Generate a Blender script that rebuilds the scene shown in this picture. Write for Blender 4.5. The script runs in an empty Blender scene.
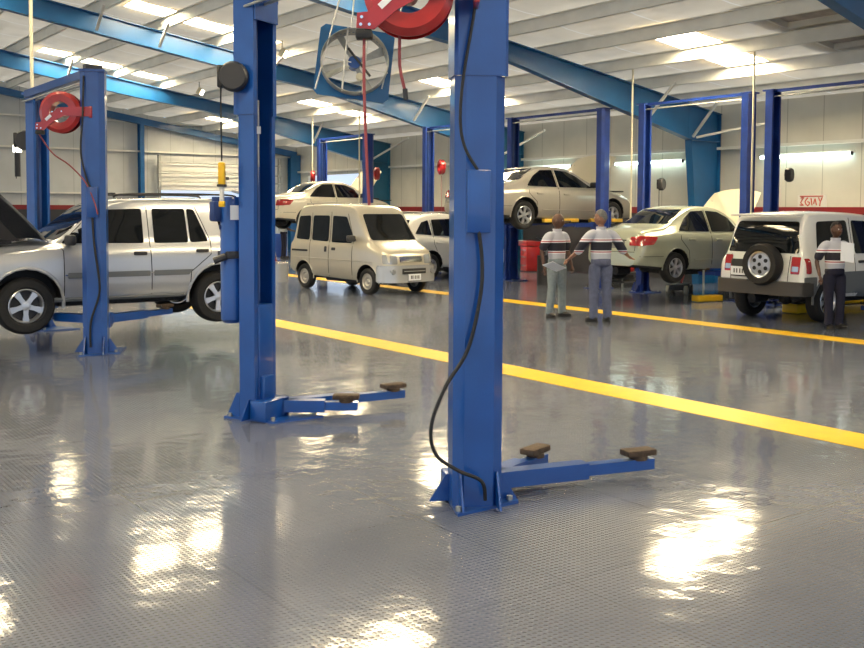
import bpy, bmesh, math, random
from mathutils import Vector, Matrix
from mathutils.bvhtree import BVHTree
random.seed(7)
PI = math.pi
COL = bpy.context.scene.collection
DEG = math.radians

# ------------------------------------------------------------------ materials
def new_mat(name):
    m = bpy.data.materials.new(name); m.use_nodes = True
    return m, m.node_tree.nodes, m.node_tree.links, m.node_tree.nodes['Principled BSDF']

def mat(name, col, rough=.5, metal=0., coat=0., var=.0, scale=8., bump=0., spec=.5, bscale=40.):
    m, N, L, b = new_mat(name)
    b.inputs['Base Color'].default_value = (*col, 1)
    b.inputs['Roughness'].default_value = rough
    b.inputs['Metallic'].default_value = metal
    b.inputs['Coat Weight'].default_value = coat
    b.inputs['Coat Roughness'].default_value = .06
    b.inputs['Specular IOR Level'].default_value = spec
    tc = N.new('ShaderNodeTexCoord')
    if var > 0:
        n = N.new('ShaderNodeTexNoise'); n.inputs['Scale'].default_value = scale; n.inputs['Detail'].default_value = 4
        L.new(tc.outputs['Object'], n.inputs['Vector'])
        r = N.new('ShaderNodeValToRGB')
        r.color_ramp.elements[0].position = .3; r.color_ramp.elements[1].position = .7
        r.color_ramp.elements[0].color = (*[c * (1 - var) for c in col], 1)
        r.color_ramp.elements[1].color = (*[min(1, c * (1 + var)) for c in col], 1)
        L.new(n.outputs['Fac'], r.inputs['Fac']); L.new(r.outputs['Color'], b.inputs['Base Color'])
    if bump > 0:
        n2 = N.new('ShaderNodeTexNoise'); n2.inputs['Scale'].default_value = bscale
        L.new(tc.outputs['Object'], n2.inputs['Vector'])
        bp = N.new('ShaderNodeBump'); bp.inputs['Strength'].default_value = bump; bp.inputs['Distance'].default_value = .01
        L.new(n2.outputs['Fac'], bp.inputs['Height']); L.new(bp.outputs['Normal'], b.inputs['Normal'])
    return m

def emit(name, col, s):
    m, N, L, b = new_mat(name)
    b.inputs['Base Color'].default_value = (*[min(1, c) for c in col], 1)
    b.inputs['Emission Color'].default_value = (*col, 1)
    b.inputs['Emission Strength'].default_value = s
    return m

M = {}
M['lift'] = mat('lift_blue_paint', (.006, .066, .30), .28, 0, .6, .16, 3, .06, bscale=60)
M['lift_dark'] = mat('lift_dark_blue', (.01, .035, .16), .45, 0, .1, .2, 6)  # darker blue for rams and pump; on the channel sheet it paints shade
M['frame'] = mat('frame_blue_paint', (.008, .095, .27), .38, 0, .12, .18, 1.2, .03)
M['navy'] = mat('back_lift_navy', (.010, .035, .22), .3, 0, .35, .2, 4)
M['teal'] = mat('teal_paint', (.01, .10, .20), .5, 0, .1, .15, 2)
M['red'] = mat('reel_red_paint', (.40, .018, .018), .28, 0, .5, .1, 6)
M['hose_red'] = mat('red_hose_rubber', (.30, .05, .055), .5)
M['black'] = mat('black_rubber', (.012, .012, .013), .55, 0, 0, .2, 20)
M['tyre'] = mat('tyre_rubber', (.008, .008, .009), .7, 0, 0, .25, 30, .3, bscale=60)
M['plastic'] = mat('dark_plastic', (.03, .03, .034), .5)
M['pad'] = mat('brown_worn_rubber', (.07, .045, .028), .8, 0, 0, .4, 30, .3)
M['alloy'] = mat('alloy_wheel', (.62, .63, .66), .28, .75, .3)
M['steelrim'] = mat('painted_steel_wheel', (.42, .40, .36), .4, .4)
M['chrome'] = mat('chrome', (.75, .75, .77), .12, 1)
M['white'] = mat('white_paint', (.72, .71, .67), .45)
M['cream'] = mat('cream_painted_pipe', (.72, .66, .48), .45)
M['grey'] = mat('grey_galvanised', (.36, .37, .36), .5, .3, 0, .15, 10)
M['yellow'] = mat('yellow_paint', (.85, .50, .008), .4, 0, .1, .08, 5)
M['lyellow'] = mat('lift_arm_yellow', (.75, .48, .06), .4, 0, .1, .15, 5)
M['glass'] = mat('tinted_car_glass', (.004, .005, .006), .03, 0, 0, spec=.38)
M['engine'] = mat('engine_bay', (.03, .03, .035), .6, .2, 0, .5, 25, .5)
M['amber'] = mat('headlight_lens', (.45, .47, .50), .08, .5, .6)
M['tail'] = mat('red_tail_lamp', (.36, .008, .010), .12, 0, .8)
M['paper'] = mat('white_paper', (.86, .87, .9), .7)
M['denim'] = mat('light_denim', (.22, .26, .28), .85, 0, 0, .15, 20, .3)
M['slate'] = mat('slate_trousers', (.10, .115, .19), .85, 0, 0, .15, 20, .3)
M['darkcloth'] = mat('navy_trousers', (.006, .006, .022), .85, 0, 0, .2, 20, .3)
M['skin_dark'] = mat('dark_brown_skin', (.085, .038, .024), .45, 0, 0, .1, 15)
M['skin_mid'] = mat('brown_skin', (.26, .13, .085), .5, 0, 0, .1, 15)
M['hair_grey'] = mat('grey_hair', (.13, .13, .13), .8, 0, 0, .5, 60, .6)
M['hair_black'] = mat('black_hair', (.012, .01, .01), .8)
M['eye'] = mat('eye_white', (.7, .68, .62), .3)
M['shoe'] = mat('black_shoe', (.012, .011, .011), .4)
M['sign_red'] = mat('red_marker', (.55, .06, .04), .6)
M['bluedrum'] = mat('blue_drum', (.03, .10, .45), .4)
def carpaint(n, c, met=.35, r=.3):
    return mat(n, c, r, met, .9, .02, 3)
M['p_silverblue'] = carpaint('silver_car_paint', (.46, .47, .49), .45)
M['p_vangold'] = carpaint('champagne_car_paint', (.50, .46, .37), .35)
M['p_champ'] = carpaint('silver_sedan_paint', (.46, .43, .37), .4)
M['p_green'] = carpaint('pale_green_car_paint', (.42, .44, .33), .35)
M['p_white'] = carpaint('white_car_paint', (.80, .79, .75), 0)
M['p_cream'] = carpaint('cream_car_paint', (.80, .74, .58), 0)
M['p_grey'] = mat('grey_cladding', (.14, .15, .16), .45)
M['bumper_dark'] = mat('dark_bumper_plastic', (.045, .042, .04), .45)
M['p_lowsilver'] = mat('silver_bumper_paint', (.52, .54, .56), .25, .4, .5)

def floor_material():
    m, N, L, b = new_mat('grey_tread_tile_floor')
    tc = N.new('ShaderNodeTexCoord')
    def node(t, **k):
        n = N.new(t)
        for a, v in k.items(): setattr(n, a, v)
        return n
    def math_(op, a, bb=None, clamp=False):
        n = node('ShaderNodeMath', operation=op, use_clamp=clamp)
        for i, v in enumerate((a, bb)):
            if v is None: continue
            if isinstance(v, (int, float)): n.inputs[i].default_value = v
            else: L.new(v, n.inputs[i])
        return n.outputs[0]
    sep = node('ShaderNodeSeparateXYZ'); L.new(tc.outputs['Object'], sep.inputs[0])
    X, Y = sep.outputs[0], sep.outputs[1]
    # raised treads: lattice of small lozenges, alternating direction
    k = 2 * PI / .060
    sx = math_('SINE', math_('MULTIPLY', X, k)); sy = math_('SINE', math_('MULTIPLY', Y, k))
    d = math_('MULTIPLY', sx, sy)
    h = math_('MULTIPLY', math_('SUBTRACT', math_('ABSOLUTE', d), .45), 2.2, True)
    # tile seams every 1.22 m
    def seam(c, off):
        f = math_('FRACT', math_('DIVIDE', math_('ADD', c, off), 1.22))
        f = math_('ABSOLUTE', math_('SUBTRACT', f, .5))
        return math_('GREATER_THAN', f, .4955)
    s = math_('MAXIMUM', seam(X, .4), seam(Y, .3))
    bevelh = math_('SUBTRACT', h, math_('MULTIPLY', s, 1.2))
    nz = node('ShaderNodeTexNoise'); nz.inputs['Scale'].default_value = 1.3; nz.inputs['Detail'].default_value = 3
    L.new(tc.outputs['Object'], nz.inputs['Vector'])
    nw = node('ShaderNodeTexNoise'); nw.inputs['Scale'].default_value = 5.5; nw.inputs['Detail'].default_value = 2
    L.new(tc.outputs['Object'], nw.inputs['Vector'])
    hh = math_('ADD', math_('ADD', math_('MULTIPLY', bevelh, .0024), math_('MULTIPLY', nz.outputs['Fac'], .008)), math_('MULTIPLY', nw.outputs['Fac'], .0032))
    bp = node('ShaderNodeBump'); bp.inputs['Strength'].default_value = 1.0; bp.inputs['Distance'].default_value = 1.0
    L.new(hh, bp.inputs['Height']); L.new(bp.outputs['Normal'], b.inputs['Normal'])
    n2 = node('ShaderNodeTexNoise'); n2.inputs['Scale'].default_value = .8; n2.inputs['Detail'].default_value = 6
    L.new(tc.outputs['Object'], n2.inputs['Vector'])
    r = node('ShaderNodeValToRGB')
    r.color_ramp.elements[0].position = .3; r.color_ramp.elements[0].color = (.100, .115, .155, 1)
    r.color_ramp.elements[1].position = .7; r.color_ramp.elements[1].color = (.135, .150, .195, 1)
    L.new(n2.outputs['Fac'], r.inputs['Fac'])
    mx = node('ShaderNodeMix', data_type='RGBA')
    L.new(math_('MULTIPLY', s, .3), mx.inputs['Factor']); L.new(r.outputs['Color'], mx.inputs['A'])
    mx.inputs['B'].default_value = (.06, .065, .08, 1)
    L.new(mx.outputs['Result'], b.inputs['Base Color'])
    rr = node('ShaderNodeMapRange'); rr.inputs['To Min'].default_value = .06; rr.inputs['To Max'].default_value = .14
    L.new(n2.outputs['Fac'], rr.inputs['Value']); L.new(rr.outputs['Result'], b.inputs['Roughness'])
    b.inputs['Specular IOR Level'].default_value = .6
    b.inputs['Coat Weight'].default_value = .2; b.inputs['Coat Roughness'].default_value = .08
    return m
M['floor'] = floor_material()

def striped(name, base, lines, seam_axis=0, period=.9, width=.012):
    """sheet material with thin darker or lighter seam lines every `period` metres along an axis"""
    m, N, L, b = new_mat(name)
    tc = N.new('ShaderNodeTexCoord'); sep = N.new('ShaderNodeSeparateXYZ'); L.new(tc.outputs['Object'], sep.inputs[0])
    dv = N.new('ShaderNodeMath'); dv.operation = 'DIVIDE'; dv.inputs[1].default_value = period; L.new(sep.outputs[seam_axis], dv.inputs[0])
    fr = N.new('ShaderNodeMath'); fr.operation = 'FRACT'; L.new(dv.outputs[0], fr.inputs[0])
    lt = N.new('ShaderNodeMath'); lt.operation = 'LESS_THAN'; lt.inputs[1].default_value = width / period; L.new(fr.outputs[0], lt.inputs[0])
    nz = N.new('ShaderNodeTexNoise'); nz.inputs['Scale'].default_value = 1.5; L.new(tc.outputs['Object'], nz.inputs['Vector'])
    r = N.new('ShaderNodeValToRGB'); r.color_ramp.elements[0].position = .3; r.color_ramp.elements[1].position = .7
    r.color_ramp.elements[0].color = (*[c * .93 for c in base], 1); r.color_ramp.elements[1].color = (*[min(1, c * 1.05) for c in base], 1)
    L.new(nz.outputs['Fac'], r.inputs['Fac'])
    mx = N.new('ShaderNodeMix'); mx.data_type = 'RGBA'
    L.new(lt.outputs[0], mx.inputs['Factor']); L.new(r.outputs['Color'], mx.inputs['A']); mx.inputs['B'].default_value = (*lines, 1)
    L.new(mx.outputs['Result'], b.inputs['Base Color']); b.inputs['Roughness'].default_value = .55
    return m
M['wall_back'] = striped('cream_wall_sheeting', (.66, .64, .56), (.42, .40, .34), 1, .92, .02)
M['wall_end'] = striped('pale_wall_sheeting', (.60, .62, .62), (.40, .42, .42), 0, .92, .02)
M['ceil'] = striped('white_roof_insulation', (.74, .70, .62), (.86, .85, .82), 1, 1.8, .05)
M['purlin'] = mat('purlin_offwhite', (.78, .77, .71), .5, 0, 0, .08, 2)
M['wains'] = mat('charcoal_wainscot', (.032, .032, .040), .5, 0, 0, .1, 2)
M['band'] = mat('red_wall_band', (.24, .012, .015), .45)
M['sky'] = emit('daylit_skylight', (1, .82, .52), 95)
M['skydim'] = mat('dim_skylight', (.36, .33, .31), .4, 0, 0, .45, 3)  # unlit panel: its dimness is put into a grey-brown colour
M['tube'] = emit('fluorescent_tube', (.80, 1, .93), 16)
M['bulb'] = emit('lit_lamp', (1, .9, .75), 12)
M['concrete'] = mat('outdoor_concrete', (.55, .54, .5), .8, 0, 0, .1, 2)
M['hedge'] = mat('green_hedge', (.10, .28, .05), .8, 0, 0, .5, 6)

def shirt_material(name, h):
    m, N, L, b = new_mat(name)
    tc = N.new('ShaderNodeTexCoord'); sep = N.new('ShaderNodeSeparateXYZ'); L.new(tc.outputs['Object'], sep.inputs[0])
    mr = N.new('ShaderNodeMapRange'); mr.inputs['From Max'].default_value = 2.0; L.new(sep.outputs[2], mr.inputs['Value'])
    r = N.new('ShaderNodeValToRGB'); r.color_ramp.interpolation = 'CONSTANT'
    pal = dict(l=(.50, .51, .58, 1), w=(.80, .80, .82, 1), r=(.42, .04, .06, 1), n=(.018, .018, .03, 1))
    e = r.color_ramp.elements
    seq = [(0, 'l'), (1.075, 'w'), (1.09, 'r'), (1.105, 'w'), (1.12, 'n'), (1.255, 'w'), (1.275, 'r'), (1.293, 'w'), (1.31, 'l')]
    e[0].position = 0; e[0].color = pal['l']; e[1].position = 1.075 * h / 2; e[1].color = pal['w']
    for z, c in seq[2:]:
        el = e.new(z * h / 2); el.color = pal[c]
    L.new(mr.outputs['Result'], r.inputs['Fac']); L.new(r.outputs['Color'], b.inputs['Base Color'])
    b.inputs['Roughness'].default_value = .85
    return m

# ------------------------------------------------------------------ object helpers
def tag(o, label=None, cat=None, group=None, kind=None):
    if label: o['label'] = label
    if cat: o['category'] = cat
    if group: o['group'] = group
    if kind: o['kind'] = kind
    return o

def thing(name, label, cat, loc=(0, 0, 0), rz=0, group=None):
    o = bpy.data.objects.new(name, None); COL.objects.link(o)
    o.empty_display_size = .2
    o.location = loc; o.rotation_euler = (0, 0, rz)
    return tag(o, label, cat, group)

def smooth_mesh(me, ang=35):
    bm = bmesh.new(); bm.from_mesh(me)
    bm.normal_update()
    for f in bm.faces: f.smooth = True
    for e in bm.edges:
        e.smooth = (len(e.link_faces) == 2 and e.calc_face_angle(0) < DEG(ang))
    bm.to_mesh(me); bm.free()

class MB:
    def __init__(s): s.bm = bmesh.new()
    def box(s, c, d, rz=0, rx=0, ry=0, bev=0):
        r = bmesh.ops.create_cube(s.bm, size=1)
        vs = r['verts']
        mt = Matrix.Translation(c) @ Matrix.Rotation(rz, 4, 'Z') @ Matrix.Rotation(ry, 4, 'Y') @ Matrix.Rotation(rx, 4, 'X') @ Matrix.Diagonal((*d, 1))
        bmesh.ops.transform(s.bm, matrix=mt, verts=vs)
        if bev:
            es = list({e for v in vs for e in v.link_edges})
            bmesh.ops.bevel(s.bm, geom=es, offset=bev, segments=2, affect='EDGES', profile=.5)
        return s
    def prism(s, pts, z0, z1, mt=None):
        """polygon in xy extruded z0..z1, optional matrix"""
        b = s.bm
        lo = [b.verts.new((p[0], p[1], z0)) for p in pts]; hi = [b.verts.new((p[0], p[1], z1)) for p in pts]
        n = len(pts)
        b.faces.new(lo[::-1]); b.faces.new(hi)
        for i in range(n): b.faces.new((lo[i], lo[(i + 1) % n], hi[(i + 1) % n], hi[i]))
        if mt is not None: bmesh.ops.transform(b, matrix=mt, verts=lo + hi)
        return s
    def beam(s, a, c, w, h, up=(0, 0, 1)):
        a, c = Vector(a), Vector(c); d = (c - a); l = d.length; d.normalize()
        up = Vector(up); side = d.cross(up)
        if side.length < 1e-4: side = d.cross(Vector((1, 0, 0)))
        side.normalize(); u = side.cross(d).normalized()
        r = bmesh.ops.create_cube(s.bm, size=1)
        mt = Matrix((side * w, d * l, u * h)).transposed().to_4x4(); mt.translation = (a + c) / 2
        bmesh.ops.transform(s.bm, matrix=mt, verts=r['verts'])
        return s
    def cyl(s, a, c, r, seg=16, r2=None):
        a, c = Vector(a), Vector(c); d = c - a
        q = d.to_track_quat('Z', 'Y').to_matrix().to_4x4(); q.translation = (a + c) / 2
        bmesh.ops.create_cone(s.bm, cap_ends=True, segments=seg, radius1=r, radius2=r if r2 is None else r2, depth=d.length, matrix=q)
        return s
    def sphere(s, c, r, sc=(1, 1, 1), seg=16):
        mt = Matrix.Translation(c) @ Matrix.Diagonal((*sc, 1))
        bmesh.ops.create_uvsphere(s.bm, u_segments=seg, v_segments=seg // 2 + 2, radius=r, matrix=mt)
        return s
    def tube(s, pts, r, seg=10, smooth=3):
        P = [Vector(p) for p in pts]
        if smooth and len(P) > 2:
            Q = []
            for i in range(len(P) - 1):
                p0 = P[max(0, i - 1)]; p1 = P[i]; p2 = P[i + 1]; p3 = P[min(len(P) - 1, i + 2)]
                for k in range(smooth):
                    t = k / smooth
                    Q.append(.5 * ((2 * p1) + (-p0 + p2) * t + (2 * p0 - 5 * p1 + 4 * p2 - p3) * t * t + (-p0 + 3 * p1 - 3 * p2 + p3) * t ** 3))
            Q.append(P[-1]); P = Q
        rings = []; prev = None
        for i, p in enumerate(P):
            d = (P[min(i + 1, len(P) - 1)] - P[max(i - 1, 0)]).normalized()
            if prev is None:
                n = d.cross(Vector((0, 0, 1)))
                if n.length < .1: n = d.cross(Vector((1, 0, 0)))
            else: n = prev - d * prev.dot(d)
            n.normalize(); prev = n; bb = d.cross(n)
            rings.append([s.bm.verts.new(p + r * (math.cos(2 * PI * k / seg) * n + math.sin(2 * PI * k / seg) * bb)) for k in range(seg)])
        for i in range(len(rings) - 1):
            for k in range(seg):
                s.bm.faces.new((rings[i][k], rings[i][(k + 1) % seg], rings[i + 1][(k + 1) % seg], rings[i + 1][k]))
        s.bm.faces.new(rings[0][::-1]); s.bm.faces.new(rings[-1])
        return s
    def lathe(s, prof, seg=32, mt=None):
        """closed profile [(r, z)], spun about Z"""
        b = s.bm; rings = []; allv = []
        for k in range(seg):
            a = 2 * PI * k / seg
            ring = [b.verts.new((max(r, 1e-5) * math.cos(a), max(r, 1e-5) * math.sin(a), z)) for r, z in prof]
            rings.append(ring); allv += ring
        n = len(prof)
        for k in range(seg):
            A, B = rings[k], rings[(k + 1) % seg]
            for i in range(n):
                j = (i + 1) % n
                if prof[i][0] < 1e-4 and prof[j][0] < 1e-4: continue
                b.faces.new((A[i], B[i], B[j], A[j]))
        if mt is not None: bmesh.ops.transform(b, matrix=mt, verts=allv)
        bmesh.ops.remove_doubles(b, verts=allv, dist=2e-5)
        return s
    def build(s, name, m, parent=None, smooth=True, ang=35):
        bmesh.ops.recalc_face_normals(s.bm, faces=s.bm.faces)
        me = bpy.data.meshes.new(name); s.bm.to_mesh(me); s.bm.free()
        me.materials.append(m)
        if smooth: smooth_mesh(me, ang)
        o = bpy.data.objects.new(name, me); COL.objects.link(o)
        if parent: o.parent = parent
        return o

def solo(name, mb, m, label, cat, loc=(0, 0, 0), rz=0, group=None):
    o = mb.build(name, m); o.location = loc; o.rotation_euler = (0, 0, rz)
    return tag(o, label, cat, group)

def copy_tree(o, parent=None):
    c = o.copy(); COL.objects.link(c)
    if parent: c.parent = parent
    for ch in [k for k in bpy.data.objects if k.parent == o]: copy_tree(ch, c)
    return c

# ------------------------------------------------------------------ camera
P_, R_ = DEG(3.0), DEG(.3)
yaw = math.atan2(.591, .807)
cam = bpy.data.objects.new('camera', bpy.data.cameras.new('camera')); COL.objects.link(cam)
cam.location = (0, 0, 1.75)
fw = Vector((math.sin(yaw) * math.cos(P_), math.cos(yaw) * math.cos(P_), -math.sin(P_)))
rt = Vector((math.cos(yaw), -math.sin(yaw), 0)); up = rt.cross(fw)
rt2 = rt * math.cos(R_) + up * math.sin(R_); up2 = -rt * math.sin(R_) + up * math.cos(R_)
mx = Matrix((rt2, up2, -fw)).transposed().to_4x4(); mx.translation = cam.location
cam.matrix_world = mx
F = 1000.
cam.data.sensor_width = 36; cam.data.lens = 36 * F / 864
Y0 = 210 + F * math.tan(P_)
cam.data.shift_y = (Y0 - 324) / 864    # principal point above frame centre: the frame is shifted downwards
cam.data.clip_start = .05; cam.data.clip_end = 400
bpy.context.scene.camera = cam

# ------------------------------------------------------------------ setting
ROOF_Z = lambda x: (7.51 - .157 * x) if x >= 1.5 else (7.51 - .157 * 1.5 - .157 * (1.5 - x))
XW, YE = 20.2, 37.2
X0, Y0B = -8., -6.
S = MB().box(((X0 + XW) / 2, (Y0B + YE) / 2, -.05), (XW - X0, YE - Y0B, .1)).build('floor', M['floor'], smooth=False); tag(S, kind='structure')
S = MB().box((6, 15, -.17), (120, 120, .1)).build('ground', M['concrete'], smooth=False); tag(S, kind='structure')

PURL = [14.55 - 1.45 * k for k in range(-3, 16)]           # purlin lines
# daylight strips: (x0, x1, y0, y1, lit)
SKY = [(14.65, 18.0, 12.35, 13.35, 1), (14.65, 17.7, 20.45, 21.35, 1), (14.6, 17.4, 27.0, 27.9, 1),
       (7.75, 11.3, 21.5, 22.3, 1), (7.9, 11.5, 29.2, 30.0, 1), (7.4, 10.2, 13.75, 14.7, 1),
       (7.4, 10.2, 5.3, 6.3, 1), (14.6, 18, 34.2, 35.0, 1), (2.2, 5.0, 13.4, 14.3, 1), (2.2, 5, 21.4, 22.3, 1), (-3, 0, 5, 6, 1), (2.2, 5.0, -2, -1, 1),
       (14.75, 15.75, 9.1, 10.8, 0), (16.2, 17.2, 9.1, 10.8, 0)]
def ceiling():
    mb = MB(); bm = mb.bm
    xs = set([X0, XW, 1.5]); ys = set([Y0B, YE])
    x = X0
    for p in PURL:
        for k in range(4):
            v = p + 1.45 * k / 4
            if X0 < v < XW: xs.add(round(v, 3))
    y = Y0B
    while y < YE: ys.add(round(y, 3)); y += .6
    for a in SKY:
        xs.update([a[0], a[1]]); ys.update([a[2], a[3]])
    xs = sorted(xs); ys = sorted(ys)
    def z(x, y):
        t = ((x - 14.55) / 1.45) % 1.0
        yy = (y / 1.8) % 1.0
        return ROOF_Z(x) - .075 * math.sin(PI * t) * (.75 + .25 * math.sin(PI * yy)) + .02
    V = {}
    def v(i, j):
        if (i, j) not in V: V[(i, j)] = bm.verts.new((xs[i], ys[j], z(xs[i], ys[j])))
        return V[(i, j)]
    for i in range(len(xs) - 1):
        for j in range(len(ys) - 1):
            cx, cy = (xs[i] + xs[i + 1]) / 2, (ys[j] + ys[j + 1]) / 2
            if any(a[0] < cx < a[1] and a[2] < cy < a[3] for a in SKY): continue
            bm.faces.new((v(i, j), v(i, j + 1), v(i + 1, j + 1), v(i + 1, j)))
    r = bmesh.ops.solidify(bm, geom=bm.faces[:], thickness=-.06)
    o = mb.build('ceiling', M['ceil'], ang=50); tag(o, kind='structure')
ceiling()
for n, (x0, x1, y0, y1, lit) in enumerate(SKY):
    mb = MB(); c = ((x0 + x1) / 2, (y0 + y1) / 2, ROOF_Z((x0 + x1) / 2) + .15)
    e = .08 if lit else .3
    mb.beam((x0 - e, c[1], ROOF_Z(x0 - e) + .10), (x1 + e, c[1], ROOF_Z(x1 + e) + .10), y1 - y0 + 2 * e, .02)
    o = mb.build('window_%d' % (n + 1), M['sky'] if lit else M['skydim']); tag(o, kind='structure')
    mb = MB()
    for yy in (y0 - .02, y1 + .02): mb.beam((x0 - .04, yy, ROOF_Z(x0 - .04) + .06), (x1 + .04, yy, ROOF_Z(x1 + .04) + .06), .02, .16)
    for xx in (x0 - .02, x1 + .02): mb.box((xx, c[1], ROOF_Z(xx) + .06), (.02, y1 - y0 + .06, .16))
    mb.build('skylight_curb', M['purlin'], o)

g = 'white roof purlins'
for p in PURL:
    if not (X0 < p < 19.9): continue
    z = ROOF_Z(p) - .12
    mb = MB()
    # Z-shaped purlin
    mb.box((p, 15.6, z), (.012, YE - Y0B - .2, .24)); mb.box((p + .035, 15.6, z - .118), (.075, YE - Y0B - .2, .012)); mb.box((p - .035, 15.6, z + .114), (.075, YE - Y0B - .2, .012))
    k = PURL.index(p)
    solo('roof_purlin', mb, M['purlin'], 'white steel roof purlin, one of the parallel strips running lengthwise under the roof', 'purlin', group=g)

RY = [1.25, 8.45, 15.65, 22.85, 30.05]
def rafter_bottom(x):
    # tapered: deep at the knee, constant slim section beyond x=10.7
    if x > 10.9: return 3.46 + (18.97 - x) * .235 + (0 if x < 19 else 0)
    return ROOF_Z(x) - .26 - .42
names = {1.25: 'behind the viewer', 8.45: 'in the top right corner', 15.65: 'nearest, behind the tall front post',
         22.85: 'second, behind the round fan', 30.05: 'third, ending above the raised white saloon'}
for y in RY:
    xs = [1.5, 4, 7, 10.9, 13, 15, 17, 18.97, 19.6]
    top = [(x, ROOF_Z(x) - .25) for x in xs]; bot = [(x, rafter_bottom(x)) for x in xs[:-1]]
    mb = MB()
    rot = Matrix.Translation((0, y, 0)) @ Matrix.Rotation(PI / 2, 4, 'X')   # xz polygon extruded in y
    top = top[:-2] + [(18.97, ROOF_Z(18.97) - .25)]
    poly = bot + top[::-1]
    mb.prism(poly, -.007, .007, rot)
    for (a, c) in zip(top[:-1], top[1:]): mb.beam((a[0], y, a[1]), (c[0], y, c[1]), .2, .02)
    for (a, c) in zip(bot[:-1], bot[1:]): mb.beam((a[0], y, a[1]), (c[0], y, c[1]), .2, .02)
    # other half of the frame, beyond the ridge
    mb.beam((1.5, y, ROOF_Z(1.5) - .46), (X0 + .3, y, ROOF_Z(X0 + .3) - .46), .014, .42)
    mb.beam((1.5, y, ROOF_Z(1.5) - .67), (X0 + .3, y, ROOF_Z(X0 + .3) - .67), .2, .02); mb.beam((1.5, y, ROOF_Z(1.5) - .25), (X0 + .3, y, ROOF_Z(X0 + .3) - .25), .2, .02)
    if y < 5: tag(mb.build('trim_51', M['frame']), kind='structure')
    else: solo('roof_rafter', mb, M['frame'], 'tapered blue steel rafter under the white roof, ' + names[y], 'rafter')
    mb = MB(); ymat = M['frame'] if y < 20 else M['teal']
    poly = [(19.35, 0), (20.05, 0), (20.05, 4.10), (18.975, 4.27), (18.975, 3.46)]
    mb.beam((18.9, y, 4.28), (20.1, y, 4.10), .2, .02)
    mb.prism(poly, -.007, .007, rot)
    mb.beam((20.05, y, 0), (20.05, y, 4.1), .2, .02, up=(1, 0, 0)); mb.beam((19.35, y, 0), (18.98, y, 3.46), .2, .02, up=(1, 0, 0))
    mb.box((19.5, y, 3.44), (1.05, .2, .02))
    cn = {1.25: 'behind the viewer', 8.45: 'at the right, outside the picture edge', 15.65: 'tapered blue building column behind the raised bonnet of the pale green saloon',
          22.85: 'blue building column on the back wall behind the red workbench', 30.05: 'dark teal building column on the back wall beyond the nose of the white saloon'}[y]
    if y < 10: tag(mb.build('trim_%d' % (52 + (y > 5)), ymat), kind='structure')
    else: solo('steel_column', mb, ymat, cn, 'column')

# flange braces: white bars from rafter bottom flange up to a purlin
def brace(a, b, label, grp=None):
    mb = MB(); mb.beam(a, b, .055, .05)
    solo('diagonal_brace', mb, M['white'], label, 'brace', group=grp)
for y, xs_ in ((15.65, (17.45, 19.0)), (22.85, (7.3, 8.75, 11.65, 16.0)), (30.05, (8.75, 14.55, 16.9))):
    for i, x in enumerate(xs_):
        zb = rafter_bottom(x) + .06
        brace((x, y - .12, zb), (x - .1, y - .95, ROOF_Z(x) - .2),
              'short white brace on the %s blue rafter, %s' % ({15.65: 'nearest', 22.85: 'second', 30.05: 'third'}[y],
               {17.45: 'left of the two near its knee', 19.0: 'right of the two near its knee', 7.3: 'the leftmost, near the picture edge', 8.75: 'by the left skylight', 11.65: 'beside the tall middle post', 16.0: 'just left of the tall front post', 14.55: 'above the white saloon', 16.9: 'near the dark teal column'}[x]))
brace((19.1, 15.5, 3.5), (19.3, 13.6, 3.75), 'long pale diagonal brace running right from the knee of the nearest rafter')
brace((19.2, 22.7, 3.4), (19.2, 20.9, 4.0), 'long pale diagonal brace above the silver saloon roof')
brace((19.2, 29.9, 3.5), (19.2, 27.6, 4.15), 'long pale diagonal brace right of the dark teal column')

# walls -------------------------------------------------------
def wall_with_openings(name, axis, pos, lo, hi, ztop, openings, m, thick=.12):
    """axis 'x': plane at x=pos running along y; openings (a,b,z0,z1)"""
    mb = MB(); cuts = sorted(openings)
    segs = []; cur = lo
    def add(a, b, z0, z1):
        if b - a < .01: return
        if axis == 'x': mb.box((pos + thick / 2, (a + b) / 2, (z0 + z1) / 2), (thick, b - a, z1 - z0))
        else: mb.box(((a + b) / 2, pos + thick / 2, (z0 + z1) / 2), (b - a, thick, z1 - z0))
    for (a, b, z0, z1) in cuts:
        add(cur, a, 0, ztop); add(a, b, z1, ztop)
        if z0 > 0: add(a, b, 0, z0)
        cur = b
    add(cur, hi, 0, ztop)
    o = mb.build(name, m, smooth=False); tag(o, kind='structure'); return o
wall_with_openings('wall_back', 'x', XW, Y0B, YE, 4.36, [(30.7, 36.2, 0, 3.12)], M['wall_back'])
# end wall with gable
mb = MB(); rotY = Matrix.Translation((0, YE, 0)) @ Matrix.Rotation(PI / 2, 4, 'X')
def gz(x): return ROOF_Z(x) + .0
mb.prism([(X0, 0), (14.2, 0), (14.2, gz(14.2)), (1.5, gz(1.5)), (X0, gz(X0))], -.12, 0, rotY)
mb.prism([(14.2, 2.5), (19.2, 2.5), (19.2, gz(19.2)), (14.2, gz(14.2))], -.12, 0, rotY)
mb.prism([(19.2, 0), (XW + .12, 0), (XW + .12, gz(XW)), (19.2, gz(19.2))], -.12, 0, rotY)
o = mb.build('wall_end', M['wall_end'], smooth=False); tag(o, kind='structure')
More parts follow.
